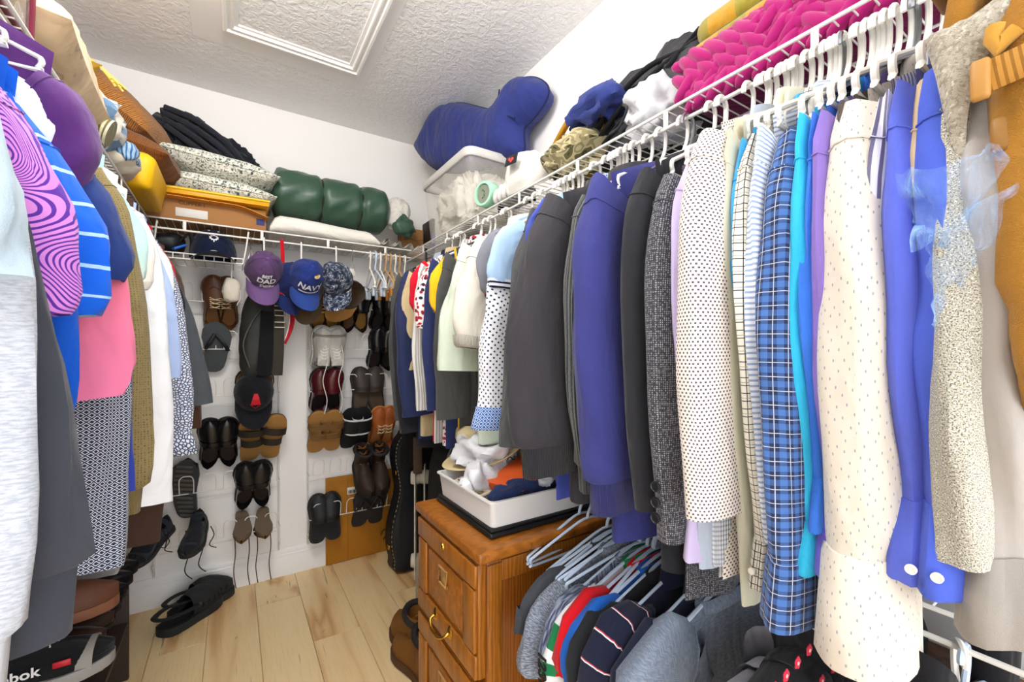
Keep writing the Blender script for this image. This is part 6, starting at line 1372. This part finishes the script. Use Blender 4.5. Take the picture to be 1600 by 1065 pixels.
for z_ in (.12, .5): mb = MB(); mb.rbox((.012, .03, .025), (-.19+.05*(z_ > .3), -.0, z_), .003); obj(mb, 'latch', BRASS, gc)
c2g = thing('black_case', 'black upright case with a pale rim behind the radiator', 'case', (.90, 1.74, 0), (0, 0, 0))
mb = MB(); A = []
co = [(-.16, 0), (-.17, .3), (-.165, .62), (-.13, .76), (-.05, .82), (.06, .83), (.17, .8), (.18, .5), (.18, 0)]
co = [(p_.x, p_.y) for p_ in spline([(a_, b_, 0) for a_, b_ in co], 4)]
for y_, k in ((-.09, .97), (-.08, 1), (.08, 1), (.09, .97)): A.append([(x*k, y_, z*k) for x, z in co])
mb.grid(np.array(A), True, True, True); obj(mb, 'shell', plain('#17181b', .6, .35, bump=.2, bs=120), c2g, 40)
mb = MB(); mb.tube([(x*1.004, -.085, z*1.003+.002) for x, z in co], .004, 6); obj(mb, 'rim', plain('#8c8c88', .5), c2g)
bkb = thing('garment_bag', 'black garment bag with a white paper tag hanging by the guitar case', 'bag', (.80, 2.05, .62))
mb = MB(); mb.rbox((.20, .12, .50), (0, 0, .25), .03, seg=3).wob(.006, 14, 3); obj(mb, 'bag', plain('#101013', .7, .2, bump=.2, bs=40), bkb, 60)
mb = MB(); mb.rbox((.05, .002, .085), (-.03, -.070, .28), .0006, rot=(0, .12, 0)); tg_ = obj(mb, 'paper_tag', plain('#dcdcdc', .7), bkb)
mb = MB()
for k in range(5): mb.rbox((.03, .001, .006), (-.03, -.0715, .25+.013*k), .0003, seg=1)
obj(mb, 'printed_lines', plain('#45474c', .7), tg_)
mb = MB(); mb.tube(spline([(.015, 0, .49), (.015, .0, .8), (.015, 0, 1.05), (.015, 0, ZRL-.62+.006)], 4), .006, 7); obj(mb, 'strap', BLACK, bkb)
hb_ = thing('book', 'brown book standing upright beside the garment bag', 'book', (.725, 1.93, .60)); mb = MB(); mb.rbox((.035, .03, .17), (0, 0, .085), .003); obj(mb, 'cover', plain('#5a4636', .7), hb_)
rd = thing('oil_radiator', 'cream oil-filled radiator with slim fins beside the file cabinet', 'heater', (.865, 1.99, 0), (0, 0, -.42))
RC = plain('#d9d3c4', .35, .4)
fm = MB(); fo = [(-.065, .0), (.065, 0), (.065, .50), (.05, .54), (-.05, .54), (-.065, .50)]; fm.prism(fo, .006, .002, basis(Vector((0, 1, 0)), Vector((0, 0, 1)), Vector((1, 0, 0)), (0, 0, .075)))
for z_ in (.14, .55): fm.lathe([(0, -.022), (.03, -.022), (.034, -.012), (.034, .012), (.03, .022), (0, .022)], 18, at=(0, 0, z_), rot=(0, pi/2, 0))
fmm = mesh_of(fm, 'fin', RC, 45)
for k in range(6): share(fmm, 'fin', rd, (-.12+.045*k, 0, 0))
mb = MB(); mb.rbox((.09, .15, .50), (.16, 0, .33), .015, seg=3); obj(mb, 'control_panel', RC, rd, 50)
mb = MB()
for x_ in (-.1, .14): mb.rbox((.03, .26, .012), (x_, 0, .06), .004)
obj(mb, 'foot_bar', RC, rd)
mb = MB()
for x_ in (-.1, .14):
    for y_ in (-.12, .12): mb.lathe([(0, -.009), (.02, -.009), (.023, 0), (.02, .009), (0, .009)], 14, at=(x_, y_, .0235), rot=(0, pi/2, 0)); mb.rbox((.012, .012, .03), (x_, y_, .045), .002)
obj(mb, 'caster', plain('#1b1b1d', .5), rd)
sa = thing('metal_box', 'grey metal case standing on the floor beside the file cabinet', 'case', (.70, 1.62, 0)); mb = MB(); mb.rbox((.16, .12, .34), (0, 0, .17), .008); obj(mb, 'shell', plain('#a49c90', .5, .4), sa, 50)
mb = MB(); mb.rbox((.004, .05, .03), (-.081, 0, .25), .002); obj(mb, 'latch', STEEL, sa)

# ---------------------------------------------------------------- oak file cabinet and what stands on it
OAK = oak('#a4651f', '#8f5519', (3, 3, .6)); OAKS = oak('#8f5218', '#774210', (4, 4, .4)); OAKT = oak('#ab6722', '#96591a', (.5, 5, 3))
CX, CYa, CYb, CZ = .505, .895, 1.285, .70
fcb = thing('file_cabinet', 'oak file cabinet with two panelled drawers and brass handles', 'cabinet', (CX+.28, (CYa+CYb)/2, 0))
cw = CYb-CYa
mb = MB(); mb.rbox((.55, cw-.004, CZ-.03), (0, 0, (CZ-.03)/2), .003); obj(mb, 'carcass', OAKS, fcb)
mb = MB()
for x_ in (-.255, .255): mb.rbox((.04, .004, CZ-.05), (x_, -cw/2-.0005, (CZ-.03)/2), .001)
mb.rbox((.468, .004, .05), (0, -cw/2-.0005, CZ-.06), .001); obj(mb, 'side_stile', OAK, fcb)
mb = MB(); mb.rbox((.60, cw+.035, .026), (-.006, 0, CZ-.013), .007, seg=3); obj(mb, 'top', OAKT, fcb)
mb = MB(); mb.rbox((.02, cw-.01, .055), (-.262, 0, .03), .003); obj(mb, 'plinth', OAK, fcb)
for i, (z0, z1) in enumerate(((.385, .668), (.085, .375))):
    xf_ = -.287; zc = (z0+z1)/2; hh = z1-z0
    mb = MB(); mb.rbox((.022, cw-.012, hh-.006), (xf_+.002, 0, zc), .003); dr = obj(mb, 'drawer', OAK, fcb)
    mb = MB(); 
    for zz in (z0+.033, z1-.033): mb.rbox((.012, cw-.014, .056), (xf_-.012, 0, zz), .004)
    for yy in (-cw/2+.042, cw/2-.042): mb.rbox((.012, .06, hh-.13), (xf_-.012, yy, zc), .004)
    obj(mb, 'frame_rail', OAK, dr)
    mb = MB(); mb.rbox((.008, cw-.17, hh-.15), (xf_-.010, 0, zc), .006, seg=3); obj(mb, 'panel', OAKT, dr)
    mb = MB(); q = [(xf_-.017, -.024, zc+.03-.022), (xf_-.017, .024, zc+.03-.022), (xf_-.017, .024, zc+.03+.022), (xf_-.017, -.024, zc+.03+.022)]; mb.tube(q, .0035, 6, True); mb.rbox((.001, .044, .04), (xf_-.0145, 0, zc+.03), .0003, seg=1); obj(mb, 'label_holder', plain('#d3a869', .4, .5, .5), dr)
    zz = z0+.034; mb = MB(); mb.tube(spline([(xf_-.018, -.048, zz+.012), (xf_-.034, -.045, zz+.004), (xf_-.040, -.02, zz-.008), (xf_-.040, .02, zz-.008), (xf_-.034, .045, zz+.004), (xf_-.018, .048, zz+.012)], 5), .0042, 8)
    for yy in (-.048, .048): mb.lathe([(0, .006), (.008, .005), (.012, 0)], 14, at=(xf_-.018, yy, zz+.012), rot=(0, -pi/2, 0), sx=1.6)
    obj(mb, 'handle', BRASS, dr)
    if i == 0: mb = MB(); mb.lathe([(0, .004), (.005, .004), (.007, .003), (.010, .003), (.011, 0)], 16, at=(xf_-.018, -.0, z1-.028), rot=(0, -pi/2, 0)); obj(mb, 'lock', BRASS, dr)
ZT = CZ+.001
tx0, ty0, ty1 = .545, .935, 1.27
lt = thing('tray_lid', 'black plastic lid lying flat under the white tray on the cabinet', 'lid', (tx0+.185, (ty0+ty1)/2, ZT)); mb = MB(); mb.rbox((.38, ty1-ty0+.01, .014), (0, 0, .007), .006, seg=3); mb.rbox((.37, ty1-ty0, .008), (0, 0, .018), .003); obj(mb, 'lid', plain('#17181a', .35, .4), lt)
wt = thing('white_tray', 'white open plastic box on the file cabinet holding odds and ends', 'box', (tx0+.185, (ty0+ty1)/2, ZT+.023))
def hollow(mb, hx, hy, h, t_=.003, fl=.012, r_=.02):
    mb.grid(np.array([rrect(hx-fl, hy-fl, r_, .0), rrect(hx-fl, hy-fl, r_, .001), rrect(hx, hy, r_, h), rrect(hx+.006, hy+.006, r_, h), rrect(hx+.006, hy+.006, r_, h+.004), rrect(hx-t_, hy-t_, r_, h+.004), rrect(hx-fl-t_, hy-fl-t_, r_*.8, .004)]), True, True, True)
mb = MB(); hollow(mb, .185, (ty1-ty0)/2, .066, fl=.008, r_=.014); obj(mb, 'shell', plain('#e6e5e2', .35, .45), wt, 40)
zt_ = ZT+.03
sbx = thing('shoe_box', 'orange and white shoe box tilted inside the white tray', 'box', (.765, 1.06, zt_+.065), (.0, -.30, .28))
mb = MB(); mb.rbox((.26, .13, .075), (0, 0, 0), .002); obj(mb, 'carton', plain('#d9dbe2', .5), sbx)
mb = MB(); mb.rbox((.003, .131, .076), (-.130, 0, 0), .001); obj(mb, 'orange_end', plain('#d9581a', .5), sbx)
mb = MB(); mb.rbox((.262, .134, .006), (0, 0, .039), .001); obj(mb, 'lid_edge', plain('#d9581a', .5), sbx)
pb = thing('plastic_bag', 'crumpled white plastic shopping bag on the shoe box', 'bag', (.655, 1.17, zt_+.06))
mb = MB(); blob(mb, (.085, .10, .06), .022, 24, 13, (.02, .03, .055), (0, .2, .4), 48, 28, .8); obj(mb, 'film', plain('#dfdfe2', .35, .5, bump=.4, bs=30), pb, 75)
mb = MB(); blob(mb, (.06, .04, .05), .016, 30, 19, (-.05, -.06, -.0), (0, .7, .2), 36, 22, .8); obj(mb, 'bag_corner', plain('#dfdfe2', .35, .5, bump=.4, bs=30), pb, 75)
mb = MB(); mb.tube(spline([(.05, -.06, .05), (.055, -.062, .06), (.07, -.064, .05), (.075, -.062, .06)], 4), .002, 5); obj(mb, 'printed_logo', plain('#20242c', .6), pb)
mb = MB(); o = thing('orange_box', 'small orange carton corner under the plastic bag', 'box', (.66, 1.235, zt_+.06)); mb.rbox((.06, .05, .06), (0, 0, 0), .002); obj(mb, 'carton', plain('#c8501c', .5), o)
ht = thing('panama_hat', 'cream wide-brimmed hat resting on the plastic bag', 'hat', (.715, 1.265, zt_+.115), (-.12, -.42, 0))
HF = plain('#e3cfa0', .6, .25, bump=.2, bs=300)
mb = MB(); A = []
for rr, z_ in ((.082, .0), (.095, -.004), (.125, -.004), (.15, .002), (.152, .005), (.15, .006), (.125, .0), (.09, .002)): A.append([(rr*math.cos(q), rr*1.12*math.sin(q), z_+.010*math.cos(2*q)*(rr-.08)/.07) for q in np.linspace(0, 2*pi, 49)[:-1]])
mb.grid(np.array(A)); obj(mb, 'brim', HF, ht, 60)
mb = MB(); mb.grid(np.array([[(rr*math.cos(q), rr*1.15*math.sin(q), z_-(.018*math.exp(-(math.cos(q)*rr/.02)**2) if z_ > .09 else 0)) for q in np.linspace(0, 2*pi, 37)[:-1]] for rr, z_ in ((.084, 0), (.08, .04), (.074, .08), (.062, .1), (.03, .105), (.004, .104))]), True, False, True); obj(mb, 'crown', HF, ht, 60)
mb = MB(); mb.lathe([(.0855, .002), (.0845, .024)], 36, sy=1.15); obj(mb, 'band', fabric('#5a3c26'), ht)
nc = thing('navy_cloth', 'navy blue cloth lying over the near edge of the white tray', 'cloth', (.68, .995, zt_+.045))
mb = MB(); blob(mb, (.11, .04, .03), .010, 26, 33, (0, 0, .008), (0, -.05, .05), 46, 20, .7); obj(mb, 'cloth', fabric('#27345e'), nc, 75)
for i, (x_, y_, r_, cl, lab) in enumerate(((.60, 1.20, .024, '#d8d0b8', 'cream folded sock in the far end of the white tray'), (.585, 1.13, .02, '#b9a284', 'beige cord bundle in the middle of the white tray'), (.585, 1.055, .022, '#c9b69a', 'tan leather strap coiled in the white tray'), (.74, .965, .016, '#cfd2d8', 'small round grey stopper lying on the navy cloth'))):
    o = thing(('folded_sock', 'cord_bundle', 'coiled_strap', 'bottle_stopper')[i], lab, ('sock', 'cord', 'strap', 'stopper')[i], (x_, y_, zt_+(.034 if i < 3 else .078))); mb = MB()
    if i in (1, 2):
        for k in range(5): mb.tube([(r_*(.6+.12*k)*math.cos(q), r_*(.8+.1*k)*math.sin(q), .004*math.sin(2*q+k)+.006*k-.01) for q in np.linspace(0, 2*pi, 17)[:-1]], .0055, 6, True)
    else: blob(mb, (r_*1.4, r_, r_*.9), .005, 50, i, n=22, m=14)
    obj(mb, 'coil' if i in (1, 2) else 'body', fabric(cl), o, 75)
# ---------------------------------------------------------------- under the lower shelf, near the viewer
ch = thing('wooden_chest', 'dark brown wooden chest under the lower wire shelf', 'chest', (.97, .12, 0))
DW = oak('#6a4019', '#4a2a0d', (.8, 3, 3), .4)
mb = MB(); mb.rbox((.26, .62, .58), (0, 0, .29), .004); obj(mb, 'body', DW, ch)
mb = MB(); mb.grid(np.array([[(x*k, y*k2, z_) for x, y in ((-.13, -.31), (.13, -.31), (.13, .31), (-.13, .31))] for k, k2, z_ in ((1.02, 1.02, .575), (1.02, 1.02, .60), (.8, .9, .64), (.78, .88, .645))]), True, True, True); obj(mb, 'lid', DW, ch, False)
hanger((XRS-.0, .155, .78), 'bare white hanger hooked alone on the lower rail near the wooden chest', 'white', pi+.5, 0, 'spare hangers of the lower row', sc=.9)
hanger((XRS-.0, .33, .78), 'bare white hanger slanting between the flowered sweater and the plaid cuff', 'white', pi-.25, 0, 'spare hangers of the lower row')
blp = thing('blister_bag', 'clear plastic bag of blue goods lying on the lower wire shelf', 'bag', (.94, .235, .826))
mb = MB(); blob(mb, (.11, .10, .035), .008, 24, 4, (0, 0, .037), n=34, m=18, e=.7); obj(mb, 'film', clear((.6, .72, .85), .4), blp, 75)
mb = MB(); mb.rbox((.12, .10, .03), (.02, -.02, .03), .01, seg=2); obj(mb, 'goods', plain('#2c66a8', .5), blp)
# small red flowers on the black knit
fw, fi = BD['black sweater knitted with rows of small red flowers']
pm = MB()
for a_ in range(5): pm.lathe([(0, .002), (.005, .0015), (.006, 0)], 8, at=(.0065*math.cos(a_*1.257), .0065*math.sin(a_*1.257), 0))
pmm = mesh_of(pm, 'flower', fabric('#b01a34'))
cmb = MB(); cmb.lathe([(0, .0035), (.0035, .0025), (.004, 0)], 8); cmm = mesh_of(cmb, 'flower_centre', plain('#d9a9b4', .7))
for r_ in range(2):
    for k in range(6):
        q = P(1300-18*k+20*r_, 975+20*k+48*r_, Y=fi['Y']-fi['bth']*.5-.006)
        fl_ = share(pmm, 'knitted_flower', fw, MW[fw].inverted() @ q, (pi/2, 0, 0), (.6, .6, .6)); share(cmm, 'flower_centre', fl_)
